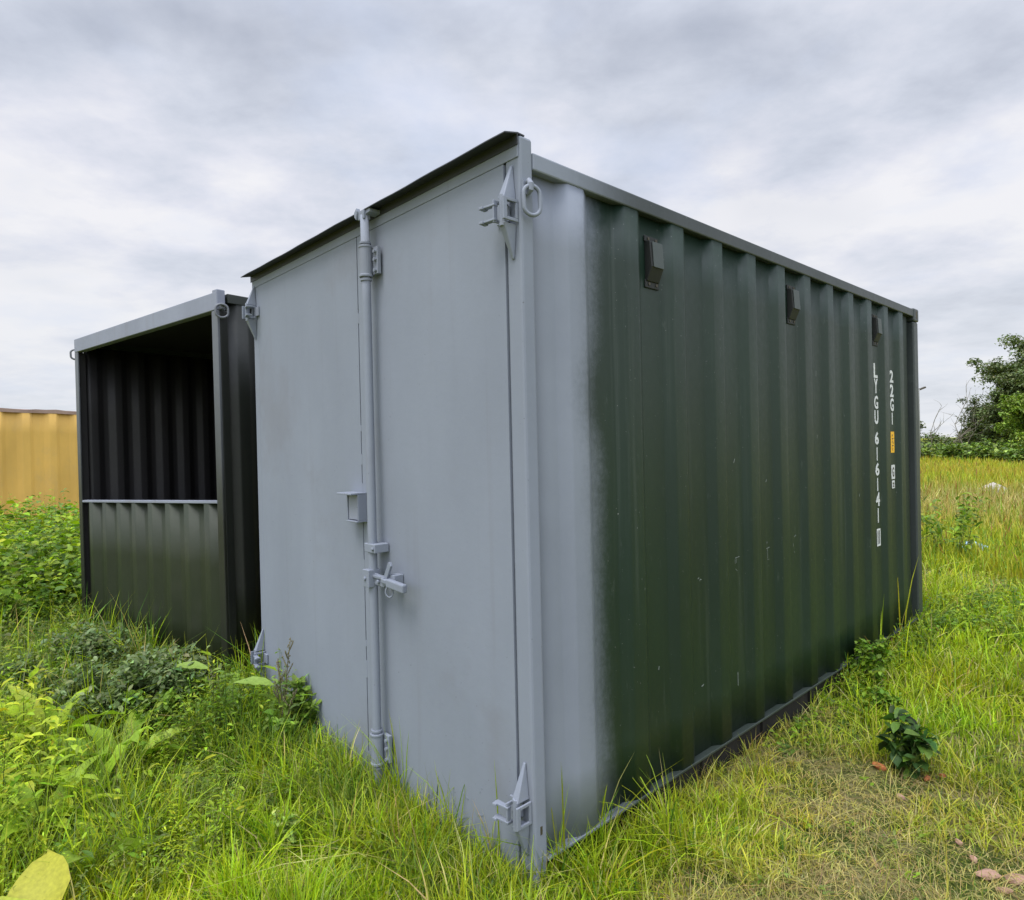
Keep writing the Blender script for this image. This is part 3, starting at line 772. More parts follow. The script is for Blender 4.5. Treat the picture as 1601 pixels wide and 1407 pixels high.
# ------------------------------------------------------------------ grass
def turf():
    g = Leafset()
    x, y, r = polar(300000, 1.5, 13, p=.95)
    k = outside(x, y); x, y, r = x[k], y[k], r[k]
    lu = lushness(x, y); keep = RNG.uniform(0, 1, len(x)) < .68+.32*lu; x, y, r, lu = x[keep], y[keep], r[keep], lu[keep]
    n = len(x); clump = fbm(x, y, 3.2, 9)
    h = (.026+.085*lu**1.6)*(.25+1.3*clump)*RNG.uniform(.4, 1.4, n)
    tuft = np.clip((fbm(x, y, 2.3, 14)-.62)*6, 0, 1); h = h*(1+1.0*tuft)
    # tall grass round the skirt of the grey doors and between the containers
    skirt = np.exp(-np.clip(-y, 0, 9)/.22)*(x < .02)*(x > -2.7)
    h = h*(1+1.0*skirt)
    side = np.exp(-np.abs(x-.08)/.13)*(y > -.3)*(y < .8); h = h*(1+.15*side)
    left = np.clip((-x-1.6)/1.5, 0, 1)*(y < 1)
    h = h*(1+1.1*left)
    lean = RNG.gamma(2.2, .26, n)+.35*(1-lu)*RNG.uniform(0, 1.8, n)
    w = np.maximum(.0030+.0022*RNG.uniform(0, 1, n), .00115*r)*(.8+.5*lu)
    c = mixc(STRAW, MID, np.clip(lu*2.6+.12+RNG.normal(0, .25, n), 0, 1)); c = c*(1-np.clip(lu*1.7-.7, 0, 1)[:, None])+np.array(LUSH)[None]*np.clip(lu*1.7-.7, 0, 1)[:, None]
    dk = (RNG.uniform(0, 1, n) < .10+.22*left)[:, None]; c = np.where(dk, np.array(DARK)[None]*1.3, c)
    stw = (RNG.uniform(0, 1, n) < .10)[:, None]; c = np.where(stw, np.array(STRAW)[None], c)
    pt = fbm(x, y, .8, 41); c = c*(.72+.56*pt)[:, None]*np.stack([.9+.25*fbm(x, y, .6, 42), np.ones(n), .8+.5*fbm(x, y, 1.2, 43)], 1)
    c = jitter(c, .24)
    g.blades(np.stack([x, y, gz(x, y)-.004], 1), h, w, RNG.uniform(0, 2*PI, n), lean, c)
    # fallen thatch lying flat in the dry patches
    x, y, r = polar(24000, 1.6, 8); k = outside(x, y) & (lushness(x, y) < .55); x, y, r = x[k], y[k], r[k]; n = len(x)
    g.blades(np.stack([x, y, gz(x, y)+.004], 1), RNG.uniform(.03, .10, n), np.maximum(.0022, .0009*r), RNG.uniform(0, 2*PI, n), RNG.uniform(1.6, 3.2, n),
             jitter(mixc(STRAW, (.30, .20, .10), RNG.uniform(0, 1, n)), .25), 1.0)
    # seeding stalks
    x, y, r = polar(2600, 1.8, 9); k = outside(x, y, .05); x, y, r = x[k], y[k], r[k]; n = len(x)
    g.blades(np.stack([x, y, gz(x, y)], 1), RNG.uniform(.12, .30, n), np.full(n, .0026), RNG.uniform(0, 2*PI, n), RNG.gamma(2, .2, n), jitter(mixc(STRAW, MID, RNG.uniform(0, 1, n))))
    tag(g.build('turf_grass', M_grass), 'bright green and straw coloured rough grass around the containers', 'grass', kind='stuff')
turf()
def meadow():
    g = Leafset()
    x, y, r = polar(170000, 9, 42, -.1, .95, p=.8)
    k = outside(x, y); x, y, r = x[k], y[k], r[k]; n = len(x)
    f1 = fbm(x, y, .12, 21); f2 = fbm(x, y, .5, 22)
    h = (.18+.35*np.clip((r-10)/8, 0, 1)+.12*f2)*RNG.uniform(.6, 1.3, n)
    c = mixc(YEL, OCHRE, np.clip((f1-.35)*2.2+np.clip((r-16)/16, -.3, .4), 0, 1)); c = c*(1-.6*np.clip(f2-.4, 0, 1)[:, None])
    strw = np.exp(-((r-15.5)/2.6)**2)*.75; c = c*(1-strw[:, None])+np.array((.50, .40, .19))[None]*strw[:, None]
    gr = (RNG.uniform(0, 1, n) < .25*np.clip((15-r)/4, 0, 1)+.15)[:, None]; c = np.where(gr, np.array((.20, .31, .025))[None], c)
    rd = (RNG.uniform(0, 1, n) < .05)[:, None]; c = np.where(rd, np.array((.28, .12, .04))[None], c)
    g.blades(np.stack([x, y, gz(x, y)], 1), h, .0016*r*RNG.uniform(.5, 1.2, n), RNG.uniform(0, 2*PI, n), RNG.gamma(2, .16, n), jitter(c, .2))
    tag(g.build('meadow_grass', M_grass), 'tall ochre and yellow green grass of the open field behind the containers', 'grass', kind='stuff')
meadow()

# ------------------------------------------------------------------ weeds as ground cover
def weeds():
    g = Leafset()
    def patch(n, xs, ys, hh, leaf, cols, nl=16, spread=.7, stemw=.004, mask=None, shape=None):
        x = RNG.uniform(*xs, n); y = RNG.uniform(*ys, n); k = outside(x, y, .04)
        if mask is not None: k &= mask(x, y)
        x, y = x[k], y[k]; n = len(x)
        if n == 0: return
        hgt = hh*RNG.uniform(.45, 1.2, n)*(.65+.7*fbm(x, y, 1.1, 31)); az = RNG.uniform(0, 2*PI, n); ln = RNG.uniform(.0, .45, n)
        b0 = np.stack([x, y, gz(x, y)], 1); dr_ = np.stack([np.cos(az)*ln, np.sin(az)*ln, 1-ln*.3], 1)
        g.blades(b0, hgt, np.full(n, stemw), az, ln*1.3, jitter(np.tile(np.array((.10, .14, .03))[None], (n, 1))))
        t = RNG.uniform(.12, 1., (n, nl)); P = b0[:, None]+dr_[:, None]*(hgt[:, None]*t)[..., None]
        P = P+RNG.normal(0, .012, P.shape)
        tone = RNG.uniform(.7, 1.25, n)[:, None]*np.ones((n, nl))
        cc = np.array(cols)[RNG.integers(0, len(cols), n)][:, None]*tone[..., None]*np.ones((n, nl, 1))
        m_ = n*nl; sz = leaf*(1.15-.55*t.ravel())*RNG.uniform(.6, 1.3, m_)
        g.leaves(P.reshape(-1, 3), RNG.uniform(0, 2*PI, m_), RNG.uniform(-.1, .9, m_), sz, sz*spread*RNG.uniform(.7, 1.2, m_), RNG.uniform(.3, 1.4, m_), jitter(cc.reshape(-1, 3), .16), shape)
    green = [(.21, .32, .018), (.15, .26, .02), (.29, .39, .02), (.12, .21, .03)]
    grey = [(.10, .16, .07), (.13, .19, .08), (.08, .14, .05)]
    lime = [(.42, .50, .02), (.34, .46, .02), (.28, .41, .02)]
    olive = [(.20, .26, .05), (.26, .31, .06), (.15, .20, .04)]
    feather = dict(nl=46, spread=.26, stemw=.003)
    # feathery and leafy growth before the grey doors
    patch(330, (-2.9, -1.1), (-.75, -.04), .24, .026, olive+green, **feather)
    patch(260, (-2.75, -1.9), (-.6, -.03), .36, .045, green, 18, .34)
    patch(420, (-2.3, .0), (-.42, -.02), .13, .032, olive+green, 12, .36)
    patch(330, (-2.9, -.9), (-1.55, -.6), .25, .028, olive+lime, **feather)
    patch(170, (-3.0, -1.0), (-1.55, -.6), .27, .070, lime+green, 9, .30)
    # tall yellow green growth at the left foreground
    patch(150, (-2.9, -1.5), (-1.62, -1.12), .50, .090, lime, 12, .26)
    patch(160, (-2.6, -1.2), (-1.62, -1.25), .42, .030, lime, **feather)
    # nettles and brambles in front of the yellow container
    patch(2300, (-11.5, -5.4), (-1.7, 1.0), .84, .12, green+lime[1:], 18, .6, .006)
    patch(700, (-5.6, -3.3), (-1.6, -.55), .36, .065, green+olive, 16, .4)
    patch(900, (-5.6, -3.0), (-1.6, -.35), .34, .030, olive+grey, **feather)
    patch(900, (-9, -5.2), (-1.6, -.4), .46, .085, green, 16, .5, .006)
    # herbs at the foot of the long green side and beyond its far corner
    patch(150, (.02, .22), (2.7, 4.7), .20, .036, green, 12, .55)
    patch(200, (-.1, .6), (4.55, 6.0), .24, .045, green, 12, .6)
    patch(50, (.02, .22), (1.7, 2.6), .09, .035, green, 10, .5)
    patch(220, (.2, 2.6), (.2, 5.0), .06, .028, green+olive, 8, .5)
    patch(300, (-2.5, 2.5), (6, 11), .22, .05, green+lime, 10, .4)
    # long loose grass standing through the weeds
    def tall(n, xs, ys, hh, cols):
        x = RNG.uniform(*xs, n); y = RNG.uniform(*ys, n); k = outside(x, y, .02); x, y = x[k], y[k]; n = len(x)
        cl_ = fbm(x, y, 1.6, 51); g.blades(np.stack([x, y, gz(x, y)], 1), hh*(.35+1.1*cl_)*RNG.uniform(.5, 1.3, n), RNG.uniform(.003, .0065, n), RNG.uniform(0, 6.28, n), RNG.gamma(2.4, .22, n), jitter(np.array(cols)[RNG.integers(0, len(cols), n)], .2))
    tall(2600, (-2.7, -1.6), (-.5, -.02), .24, green+[(.06, .12, .015)])
    tall(2600, (-1.6, -.02), (-.34, -.02), .20, green+olive)
    tall(3600, (-3.2, -1.2), (-1.6, -.9), .34, lime+olive)
    tall(4200, (-6, -2.9), (-1.6, -.2), .32, green+olive)
    tag(g.build('weeds', M_leaf), 'low leafy weeds and nettles growing through the grass', 'weeds', kind='stuff')
weeds()

# ------------------------------------------------------------------ single plants
DOCK = [.10, .55, .85, 1, .92, .70, .38, .04]
def A_(*v): return np.array(v, float)
def dock(loc, specs, label, cols=((.20, .33, .02),), stems=0):
    """rosette of broad wavy leaves: specs = (azimuth, elevation, length, width, droop)"""
    x, y = loc; z = float(gz(x, y)); t = thing('dock_plant', label, 'plant', (x, y, z), 'dock plants in the grass')
    s_ = MB(); g = Leafset()
    for i, (az, el, L, w, dr_) in enumerate(specs):
        pl = L*.35; d_ = Vector((math.cos(az)*math.cos(el), math.sin(az)*math.cos(el), math.sin(el)))
        p1 = Vector((x, y, z))+d_*pl
        s_.tube([(x, y, z), tuple(p1)], [.0035, .0022], 6)
        c = np.array(cols[i % len(cols)])[None]*RNG.uniform(.85, 1.15)
        g.leaves(np.array([p1]), A_(az), A_(el), A_(L), A_(w), A_(dr_), c, DOCK, .30, .026, A_(RNG.normal(0, .3)))
    g.build('leaves', M_leaf, t, smooth=True)
    s_.build('stalks', M_stem, t, smooth=True)
    return t
M_stem = flat('green_stem', (.12, .16, .04), .6)
M_redstem = flat('reddish_stem', (.13, .115, .05), .6)
M_twig = flat('grey_twig', (.20, .18, .14), .9)
RN = random.Random(5)
def rosette(n, L, w, el=(.3, 1.1), dr_=(.6, 1.6), az0=0):
    return [(az0+2*PI*i/n+RN.uniform(-.3, .3), RN.uniform(*el), L*RN.uniform(.7, 1.15), w*RN.uniform(.8, 1.2), RN.uniform(*dr_)) for i in range(n)]
dock((-2.12, -.86), rosette(11, .34, .088, (.85, 1.35), (.6, 1.5)), 'broad leaved dock plant in front of the grey green mugwort bush', ((.26, .40, .035), (.17, .30, .02), (.33, .45, .05)))
dock((-1.82, -1.04), rosette(9, .31, .085, (.75, 1.3)), 'bright dock plant between the mugwort bush and the yellow leaf', ((.30, .46, .03), (.24, .38, .03), (.42, .54, .05)))
dock((-1.66, -1.25), rosette(10, .32, .08, (.8, 1.3)), 'pale green dock plant nearest the left edge of the photo', ((.40, .52, .03), (.3, .44, .03)))
dock((-.90, -1.34), [(2.9, 1.0, .30, .19, .9), (3.8, 1.1, .26, .16, 1.2), (1.0, .6, .14, .06, 1.2), (2.2, 1.2, .20, .12, 1.5)], 'dock plant with a big yellow leaf at the bottom left corner', ((.52, .50, .05), (.42, .47, .05), (.26, .40, .03), (.52, .48, .05)))
dock((-2.55, -1.10), rosette(9, .36, .09, (.9, 1.35)), 'tall bright dock plant at the left edge behind the palest one', ((.36, .50, .03), (.28, .44, .03), (.44, .52, .05)))
dock((-1.28, -1.10), rosette(8, .26, .09, (.7, 1.2)), 'mid green dock plant just right of the yellow leaf', ((.26, .40, .05), (.32, .46, .06)))
dock((-1.62, -.55), rosette(6, .13, .045), 'small dock plant low in the grass before the left door', ((.17, .30, .03),))
dock((-1.35, -.33), rosette(6, .12, .04, (.6, 1.2)), 'little dock plant below the lock bar foot', ((.2, .34, .05),))

# flowering dock stalk in front of the left door
def seed_stalk(loc, stems, label):
    x, y = loc; z = float(gz(x, y)); t = thing('dock_stalk', label, 'plant', (x, y, z)); s_ = MB(); g = Leafset()
    sd_ = MB()
    for (dx_, dy_, h, nb) in stems:
        pts = [Vector((x+dx_*k*.25*.25*k, y+dy_*k*.0625*k, z+h*k/4)) for k in range(5)]
        s_.tube(pts, [.0046, .004, .0034, .0026, .0016], 7)
        for k in range(nb):
            tt = .45+.5*k/nb; i = min(3, int(tt*4)); p = pts[i].lerp(pts[i+1], tt*4-i)
            az = k*2.4+RN.uniform(-.4, .4); L = .09*(1.15-tt)+.03
            q = p+Vector((math.cos(az)*L*.5, math.sin(az)*L*.5, L)); s_.tube([p, q], [.002, .0012], 5)
            for m_ in range(5):
                w_ = p.lerp(q, .3+.14*m_); sd_.add([tuple(w_+Vector(v)*.0055) for v in ((1, 0, 0), (0, 1, 0), (-1, 0, 0), (0, -1, 0), (0, 0, 1.2), (0, 0, -1.2))],
                    [(0, 1, 4), (1, 2, 4), (2, 3, 4), (3, 0, 4), (1, 0, 5), (2, 1, 5), (3, 2, 5), (0, 3, 5)])
        for m_ in range(16):
            w_ = pts[3].lerp(pts[4], m_/16)+Vector((RN.uniform(-.008, .008), RN.uniform(-.008, .008), 0))
            sd_.add([tuple(w_+Vector(v)*.0055) for v in ((1, 0, 0), (0, 1, 0), (-1, 0, 0), (0, -1, 0), (0, 0, 1.2), (0, 0, -1.2))], [(0, 1, 4), (1, 2, 4), (2, 3, 4), (3, 0, 4), (1, 0, 5), (2, 1, 5), (3, 2, 5), (0, 3, 5)])
    g.leaves(A_((x-.03, y-.03, z+.30), (x-.04, y-.03, z+.38), (x-.02, y-.02, z+.46), (x+.08, y+.02, z+.33), (x+.05, y, z+.12), (x+.1, y, z+.15), (x+.02, y, z+.09)),
             A_(3.5, 3.9, 3.3, .7, .9, .2, 2.6), A_(.25, .3, .1, .35, .3, 0, .5), A_(.24, .23, .18, .13, .1, .12, .12), A_(.075, .07, .045, .03, .03, .02, .03), A_(.7, .5, .3, .5, 1, .8, .5),
             np.array([(.25, .38, .03), (.28, .41, .08), (.26, .38, .02), (.2, .36, .02), (.08, .10, .03), (.10, .08, .04), (.1, .2, .03)]), DOCK, .2, .015, A_(.3, -.3, .2, -.2, .1, .1, .1))
    k = 26; tt = RNG.uniform(.25, .8, k)
    g.leaves(np.stack([x+RNG.uniform(-.04, .13, k), y+RNG.normal(0, .02, k), z+tt*.5], 1), RNG.uniform(0, 6.28, k), RNG.uniform(.0, .8, k), RNG.uniform(.05, .10, k), RNG.uniform(.014, .026, k), RNG.uniform(.2, 1., k), jitter(np.tile(np.array([(.19, .28, .06)]), (k, 1)), .3), DOCK, .25, .01)
    s_.build('stems', M_redstem, t, smooth=True); sd_.build('seed_heads', M_redstem, t); g.build('leaves', M_leaf, t, smooth=True)
seed_stalk((-1.80, -.14), [(.02, -.03, .54, 5), (.10, .01, .66, 7), (-.05, -.02, .42, 4), (.17, .0, .40, 4)], 'thin dark stemmed dock stalk with seed heads against the left grey door')
seed_stalk((-2.36, -.30), [(-.03, -.02, .38, 4), (-.10, .0, .30, 3)], 'small seeding stalk in the dark gap between the two containers')

def bush(name, loc, R, H, n, leaf, cols, label, cat, group=None, wr=.3, nst=9, mat=None, lean=(0, 0)):
    x, y = loc; z = float(gz(x, y)); t = thing(name, label, cat, (x, y, z), group); s_ = MB(); g = Leafset(); P = []
    for i in range(nst):
        az = RN.uniform(0, 6.28); rr = R*math.sqrt(RN.random()); h = H*(1-.45*(rr/R)**2)*RN.uniform(.75, 1.1)
        e = Vector((x+math.cos(az)*rr+lean[0]*h, y+math.sin(az)*rr+lean[1]*h, z+h)); m_ = Vector((x+math.cos(az)*rr*.6, y+math.sin(az)*rr*.6, z+h*.5))
        s_.tube([(x+math.cos(az)*rr*.3, y+math.sin(az)*rr*.3, z), m_, e], [.004*max(1, H), .003*max(1, H), .0015*max(1, H)], 5)
        k = max(4, n//nst); tt = np.sqrt(RNG.uniform(.02, 1, k)); m0 = np.array(m_); b0 = np.array((x+math.cos(az)*rr*.3, y+math.sin(az)*rr*.3, z)); e0 = np.array(e)
        q = b0[None]*((1-tt)**2)[:, None]+2*m0[None]*(tt*(1-tt))[:, None]+e0[None]*(tt**2)[:, None]
        P.append(q+RNG.normal(0, R*.10, q.shape)*np.array([1, 1, .6]))
    P = np.concatenate(P); m_ = len(P); c = np.array(cols)[RNG.integers(0, len(cols), m_)]
    c = c*(.75+.5*fbm(P[:, 0]+P[:, 2], P[:, 1]-P[:, 2], 2.5/max(.3, R), 77))[:, None]
    L = leaf*RNG.uniform(.6, 1.3, m_)
    g.leaves(P, RNG.uniform(0, 2*PI, m_), RNG.uniform(-.3, 1.1, m_), L, L*wr*RNG.uniform(.8, 1.3, m_), RNG.uniform(.2, 1.3, m_), jitter(c, .2))
    s_.build('stems', M_stem, t, smooth=True); g.build('leaves', mat or M_leaf, t); return t
dock((-1.98, -.20), rosette(9, .27, .07, (.7, 1.3), (.4, 1.1)), 'broad leaved dock plant at the foot of the left grey door below the seed stalk', ((.20, .34, .03), (.28, .42, .03), (.14, .24, .02)))
dock((-2.22, -.30), rosette(8, .30, .08, (.7, 1.25), (.5, 1.2)), 'broad leaved dock plant covering the lower left hinge', ((.26, .42, .03), (.32, .46, .05), (.18, .30, .03)))
dock((-1.55, -.16), rosette(7, .18, .055, (.6, 1.2)), 'low dock plant before the left door near the lock bar', ((.16, .28, .03), (.22, .36, .03)))
bush('leafy_weed', (-1.74, -.10), .13, .40, 520, .06, [(.13, .22, .035), (.18, .30, .04), (.24, .37, .05)], 'leafy weed leaning on the left grey door', 'plant', wr=.4, nst=9)
bush('leafy_weed', (-2.42, -.62), .16, .36, 1100, .05, [(.16, .27, .03), (.24, .37, .04)], 'mid green leafy weed between the mugwort and the grey doors', 'plant', wr=.4, nst=11)
MUG = [(.15, .21, .08), (.19, .26, .10), (.11, .17, .05), (.24, .31, .12)]
bush('mugwort_bush', (-2.80, -.62), .42, .47, 7500, .045, MUG, 'grey green mugwort bush before the ribbed half wall', 'bush', wr=.45, nst=26)
bush('mugwort_bush', (-3.65, -.80), .42, .50, 4200, .045, MUG[:3], 'low grey green mugwort bush left of the open container', 'bush', wr=.45, nst=20)
bush('flowering_weed', (-.93, -.52), .07, .20, 320, .028, [(.36, .46, .10), (.28, .40, .07)], 'pale green feathery weed low before the lock bar', 'plant', wr=.4, nst=5)
bush('dark_weed', (.61, 1.98), .10, .34, 170, .085, [(.035, .085, .015), (.06, .14, .02), (.025, .055, .012), (.12, .20, .03)], 'dark upright leafy weed among orange brick bits right of the container', 'plant', wr=.42, nst=9)
bush('shrub', (-.62, 8.35), .50, .95, 420, .085, [(.13, .22, .03), (.17, .27, .03), (.28, .40, .03)], 'thin leafy sapling beyond the far corner of the green container', 'shrub', wr=.38, nst=8)
bush('herb', (.12, 3.05), .16, .34, 800, .035, [(.13, .24, .02), (.2, .33, .03)], 'leafy herb growing up against the bottom rail of the green side', 'plant', wr=.6, nst=10)
bush('herb', (.30, 2.62), .13, .16, 350, .035, [(.13, .24, .02), (.2, .33, .03)], 'low herb a step out from the green side', 'plant', wr=.6, nst=7)

# ------------------------------------------------------------------ hedge and trees beyond the field
def at(px, dep):
    """ground point on the bearing of a photo column at a depth"""
    return camdir((px-800.5)/F*dep, dep)
def tree(loc, H, R, n, cols, label, leaf=.16, trunk=.16, base=.25, seed=1, name='tree', group=None):
    rs = random.Random(seed); x, y = loc[0], loc[1]; z = float(gz(x, y)); t = thing(name, label, 'tree', (x, y, z), group)
    tr = MB(); tips = []
    top = Vector((x+rs.uniform(-.05, .05)*H, y+rs.uniform(-.05, .05)*H, z+H*.84)); b0 = Vector((x, y, z-.1))
    def P0(tt): return b0.lerp(top, tt)+Vector((.02*H*math.sin(tt*5+seed), .02*H*math.cos(tt*4+seed), 0))
    tr.tube([P0(k/6) for k in range(7)], [trunk*(1-.8*k/6) for k in range(7)], 8)
    for i in range(36):
        tt = rs.uniform(base, .98); p = P0(tt); az = rs.uniform(0, 6.28); ln = R*(1.05-.55*max(0, (tt-base))/(1-base))*rs.uniform(.6, 1.1)
        e = p+Vector((math.cos(az)*ln, math.sin(az)*ln, ln*rs.uniform(.15, .75))); m_ = p.lerp(e, .5)+Vector((0, 0, -.05*ln))
        tr.tube([p, m_, e], [trunk*.35*(1.1-tt), trunk*.2*(1.1-tt), trunk*.06], 5)
        for k in range(5):
            u = rs.uniform(.35, 1.0); q = p.lerp(e, u); tips.append((q, R*rs.uniform(.12, .26)))
            q2 = q+Vector((rs.gauss(0, 1), rs.gauss(0, 1), rs.gauss(.3, .7)))*R*.16; tr.tube([q, q2], [trunk*.07, trunk*.03], 4); tips.append((q2, R*rs.uniform(.08, .18)))
    g = Leafset(); k = n//len(tips); P = []; T_ = []
    for q, r_ in tips:
        v = RNG.normal(0, 1, (k, 3)); v /= np.linalg.norm(v, axis=1)[:, None]; v *= (RNG.uniform(0, 1, k)**.45)[:, None]
        P.append(np.array(q)[None]+v*r_*np.array([1.1, 1.1, .75])); T_.append(np.full(k, rs.uniform(.65, 1.35)))
    P = np.concatenate(P); T_ = np.concatenate(T_); m_ = len(P); c = np.array(cols)[RNG.integers(0, len(cols), m_)]*T_[:, None]
    L = leaf*RNG.uniform(.6, 1.3, m_)
    g.leaves(P, RNG.uniform(0, 2*PI, m_), RNG.uniform(-.8, .8, m_), L, L*.6, RNG.uniform(0, 1, m_), jitter(c, .2), [.2, 1, .1])
    tr.build('trunk', M_bark, t, smooth=True); g.build('crown', M_treeleaf, t); return t
DG = [(.10, .14, .05), (.125, .165, .06), (.155, .19, .075)]
LG = [(.20, .29, .04), (.24, .34, .045), (.15, .23, .04)]
tree(at(1652, 40), 8.4, 3.8, 42000, DG, 'tall dark green tree at the right edge of the field', seed=3, leaf=.2, trunk=.22)
tree(at(1604, 37), 6.0, 2.1, 26000, DG, 'slim dark tree left of the tall tree', seed=8, leaf=.16)
tree(at(1622, 33), 4.2, 2.0, 22000, LG, 'bright green bushy tree in front of the tall dark one', seed=12, base=.1, leaf=.16)
tree(at(1560, 44), 4.4, 2.3, 22000, DG, 'low rounded dark tree at the left of the tree group', seed=21, base=.08, leaf=.17)
tree(at(1720, 38), 7.5, 3.5, 12000, DG, 'dark tree just outside the right edge of the picture', seed=31, leaf=.22, trunk=.2)
tree(at(1412, 46), 4.0, 1.5, 9000, DG, 'small dark tree half hidden behind the far corner of the green container', seed=41, base=.08, leaf=.18)
# bare saplings rising over the hedge
def sapling(px, dep, H, seed, label):
    rs = random.Random(seed); p = at(px, dep); x, y = p.x, p.y; z = float(gz(x, y)); t = thing('bare_sapling', label, 'tree', (x, y, z), 'bare saplings above the hedge')
    tr = MB()
    def grow(p, d_, ln, r_, lv):
        pts = [p]
        for k in range(4):
            d_ = (d_+Vector((rs.gauss(0, .22), rs.gauss(0, .22), rs.gauss(.03, .1)))).normalized(); pts.append(pts[-1]+d_*ln/4)
        tr.tube(pts, [r_*(1-.18*k) for k in range(5)], 5)
        if lv:
            for k in range(4):
                a_ = rs.uniform(0, 6.28); grow(pts[1+k % 4], (d_+Vector((math.cos(a_), math.sin(a_), .2))*.7).normalized(), ln*.5, r_*.5, lv-1)
    grow(Vector((x, y, z)), Vector((rs.uniform(-.2, .2), rs.uniform(-.2, .2), 1)).normalized(), H, .045, 2)
    tr.build('trunk', M_twig, t)
for i, (px, dep, H, lb) in enumerate(((1462, 40, 2.5, 'shortest bare sapling, nearest the green container'), (1478, 41, 2.9, 'bare sapling second from the green container above the hedge'), (1499, 41, 3.1, 'bare sapling in the middle of the row above the hedge'), (1514, 40, 3.4, 'tallest bare sapling, beside the dark trees'))):
    sapling(px, dep, H, 50+i, lb)
HG = [(.11, .17, .03), (.16, .25, .03), (.30, .40, .08), (.08, .13, .03)]
hedge = [(1452, 47, 2.0, 1.9, 'dark bush behind the left end of the hedge', DG), (1492, 48, 2.0, 1.5, 'dark bush behind the hedge below the saplings', DG),
         (1440, 40, 1.6, 1.25, 'dark part of the hedge next to the green container', DG+LG), (1476, 38, 1.3, 1.25, 'dull green bramble bush in the hedge left of the pale leaved one', DG+LG),
         (1512, 35, 1.6, 1.35, 'pale leaved bramble bush in the middle of the hedge', HG), (1560, 34, 1.7, 1.5, 'pale leaved bramble bush below the slim dark tree', HG),
         (1612, 31, 1.5, 1.3, 'bramble bush at the right end of the hedge', HG), (1680, 33, 2.0, 1.4, 'bramble bush beyond the right edge of the picture', HG)]
for px, dep, R_, H_, lb, cl_ in hedge:
    p = at(px, dep); bush('bramble_bush', (p.x, p.y), R_, H_, 4200, .16, cl_, lb, 'bush', 'hedge at the end of the field', .7, 34, M_treeleaf)

# street lamp far beyond, its head just clearing the container's edge
p = at(1437.5, 34); z0 = float(gz(p.x, p.y))
lamp = thing('street_lamp', 'distant street lamp whose head peeps out past the green container', 'street lamp', (p.x, p.y, z0))
MB().tube([(p.x, p.y, z0), (p.x, p.y, 3.95), tuple(Vector((p.x, p.y, 4.08))+rt*.12)], [.06, .045, .03], 8).build('pole', M_dirt, lamp, smooth=True)
q = Vector((p.x, p.y, 4.08))+rt*.20; mt = Matrix.Translation(q) @ Matrix.Rotation(math.atan2(rt.y, rt.x), 4, 'Z') @ Matrix.Rotation(-.35, 4, 'Y')
MB().box(-.16, .18, -.07, .07, -.05, .04, mt).build('lamp_head', M_mark, lamp, bevel=.02)

# ------------------------------------------------------------------ small things on the ground
def rock(name, loc, size, mat, label, cat, group=None, seed=0, sink=.25):
    rs = random.Random(seed); bm = bmesh.new(); bmesh.ops.create_icosphere(bm, subdivisions=2, radius=1)
    for v in bm.verts:
        f_ = 1+.22*math.sin(v.co.x*3.1+seed)*math.cos(v.co.y*2.7+seed*2)+rs.uniform(-.09, .09)
        v.co = Vector((v.co.x*size[0]*f_, v.co.y*size[1]*f_, v.co.z*size[2]*f_))
    me = bpy.data.meshes.new(name); bm.to_mesh(me); bm.free(); me.materials.append(mat)
    o = bpy.data.objects.new(name, me); C.objects.link(o); x, y = loc
    o.location = (x, y, float(gz(x, y))+size[2]*(1-sink)); o.rotation_euler = (rs.uniform(-.3, .3), rs.uniform(-.3, .3), rs.uniform(0, 6))
    return tag(o, label, cat, group)
for i, (x, y, s_, mt_, lb) in enumerate(((.50, 1.94, (.035, .02, .016), M_brick, 'orange brick fragment left of the dark upright weed'),
        (.70, 1.98, (.020, .014, .013), M_brick, 'orange brick fragment just right of the dark upright weed'),
        (.745, 2.06, (.018, .013, .012), M_brick, 'smallest orange brick chip, farthest right of the dark upright weed'),
        (.66, 1.72, (.02, .016, .010), M_pink, 'brown brick chip in the grass below the dark upright weed'))):
    rock('brick_fragment', (x, y), s_, mt_, lb, 'brick', 'brick bits in the grass', i+3, .1)
for i, (x, y, s_, lb) in enumerate(((1.06, 1.36, (.05, .035, .012), 'flat pinkish stone left of a pair in the dry grass at right'),
        (1.14, 1.40, (.035, .03, .012), 'flat pinkish stone right of a pair in the dry grass at right'),
        (1.00, 1.43, (.018, .014, .010), 'small pinkish chip beside the left stone of the pair'),
        (1.12, 1.30, (.024, .018, .010), 'small pinkish stone just below the pair'),
        (1.20, 1.34, (.030, .022, .012), 'pinkish stone at the very right edge beside the pair'),
        (.93, 1.52, (.016, .012, .008), 'tiny brown chip up left of the pinkish stones'),
        (1.19, 1.12, (.035, .025, .012), 'flat pinkish stone at the lower right edge'))):
    rock('stone', (x, y), s_, M_pink, lb, 'stone', 'stones in the dry grass', i+30, .05)
for i, (px, dep, s_, lb) in enumerate(((1520, 14.0, (.20, .15, .13), 'leftmost pale rubble lump in the field'), (1552, 14.4, (.36, .22, .20), 'biggest pale rubble lump in the field'), (1572, 14.0, (.24, .18, .12), 'rightmost pale rubble lump in the field'))):
    p = at(px, dep); rock('rubble_lump', (p.x, p.y), s_, M_stone, lb, 'rubble', 'rubble in the field', i+60, -.6)
p = at(1518, 9.1)
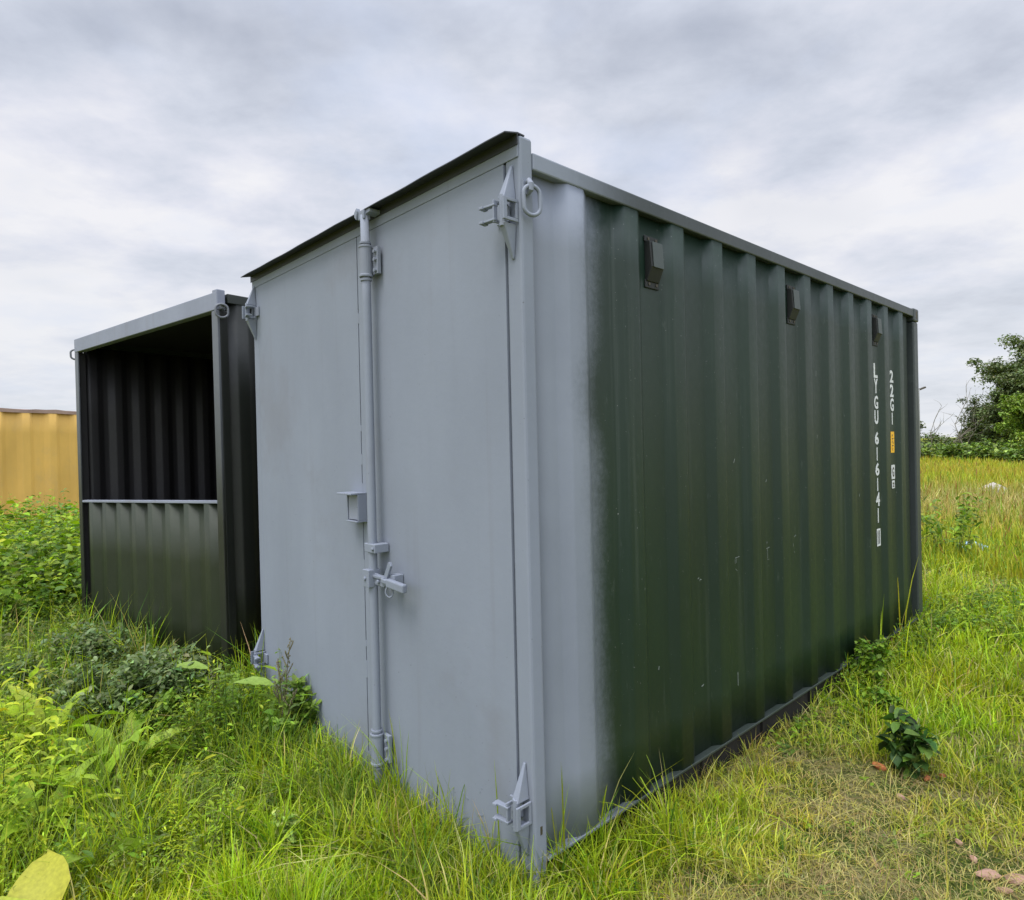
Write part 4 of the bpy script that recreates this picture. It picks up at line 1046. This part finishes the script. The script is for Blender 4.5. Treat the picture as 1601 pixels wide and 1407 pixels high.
for i in range(9):
    q = at(1452+RN.uniform(0, 34), RN.uniform(8.0, 8.8)); rock('stone', (q.x, q.y), (RN.uniform(.03, .07), RN.uniform(.03, .05), .02), M_stone, 'small pale stone on the bare patch beyond the container', 'stone', 'stones on the bare patch', 80+i, .1)
# crumpled plastic
b = MB(); n = 9; vs = []
for j in range(n):
    for i in range(n):
        vs.append((p.x+(i-4)*.045+RN.uniform(-.01, .01), p.y+(j-4)*.025+RN.uniform(-.01, .01), float(gz(p.x, p.y))+.10+RN.uniform(0, .075)-.006*((i-4)**2+(j-4)**2)*.5))
b.add(vs, [(j*n+i, j*n+i+1, (j+1)*n+i+1, (j+1)*n+i) for j in range(n-1) for i in range(n-1)])
tag(b.build('plastic_scrap', M_blue, solid=.002), 'crumpled pale blue plastic scrap lying in the weeds', 'litter')
# yellow flower by the near corner
fx, fy = .40, .285; fz = float(gz(fx, fy))
fl = thing('flower', 'tiny yellow flower in the grass near the bottom of the photo', 'flower', (fx, fy, fz))
MB().tube([(fx, fy, fz), (fx+.003, fy, fz+.05)], .0015, 5).build('stem', M_stem, fl)
b = MB()
for k in range(7):
    a_ = k*2*PI/7; c_, s_ = math.cos(a_), math.sin(a_)
    b.add([(fx+.003, fy, fz+.05), (fx+.003+.009*c_-.004*s_, fy+.009*s_+.004*c_, fz+.055), (fx+.003+.014*c_, fy+.014*s_, fz+.054), (fx+.003+.009*c_+.004*s_, fy+.009*s_-.004*c_, fz+.055)], [(0, 1, 2, 3)])
b.build('petals', M_flower, fl, solid=.001)
# broad blade at the foot of the near post
x, y = .035, -.13
t = thing('broad_leaved_grass', 'tuft of broad bright blades at the foot of the near corner post', 'plant', (x, y, float(gz(x, y))))
g = Leafset(); k = 7
g.leaves(np.tile(np.array([(x, y, float(gz(x, y)))]), (k, 1))+RNG.normal(0, .008, (k, 3))*np.array([1, 1, 0]), RNG.uniform(0, 6.28, k), RNG.uniform(1.1, 1.5, k), RNG.uniform(.08, .15, k), RNG.uniform(.014, .024, k), RNG.uniform(.2, .9, k),
         np.tile(np.array([(.34, .52, .02)]), (k, 1)), [.5, .9, 1, .8, .05], .3)
g.build('leaves', M_leaf, t, smooth=True)
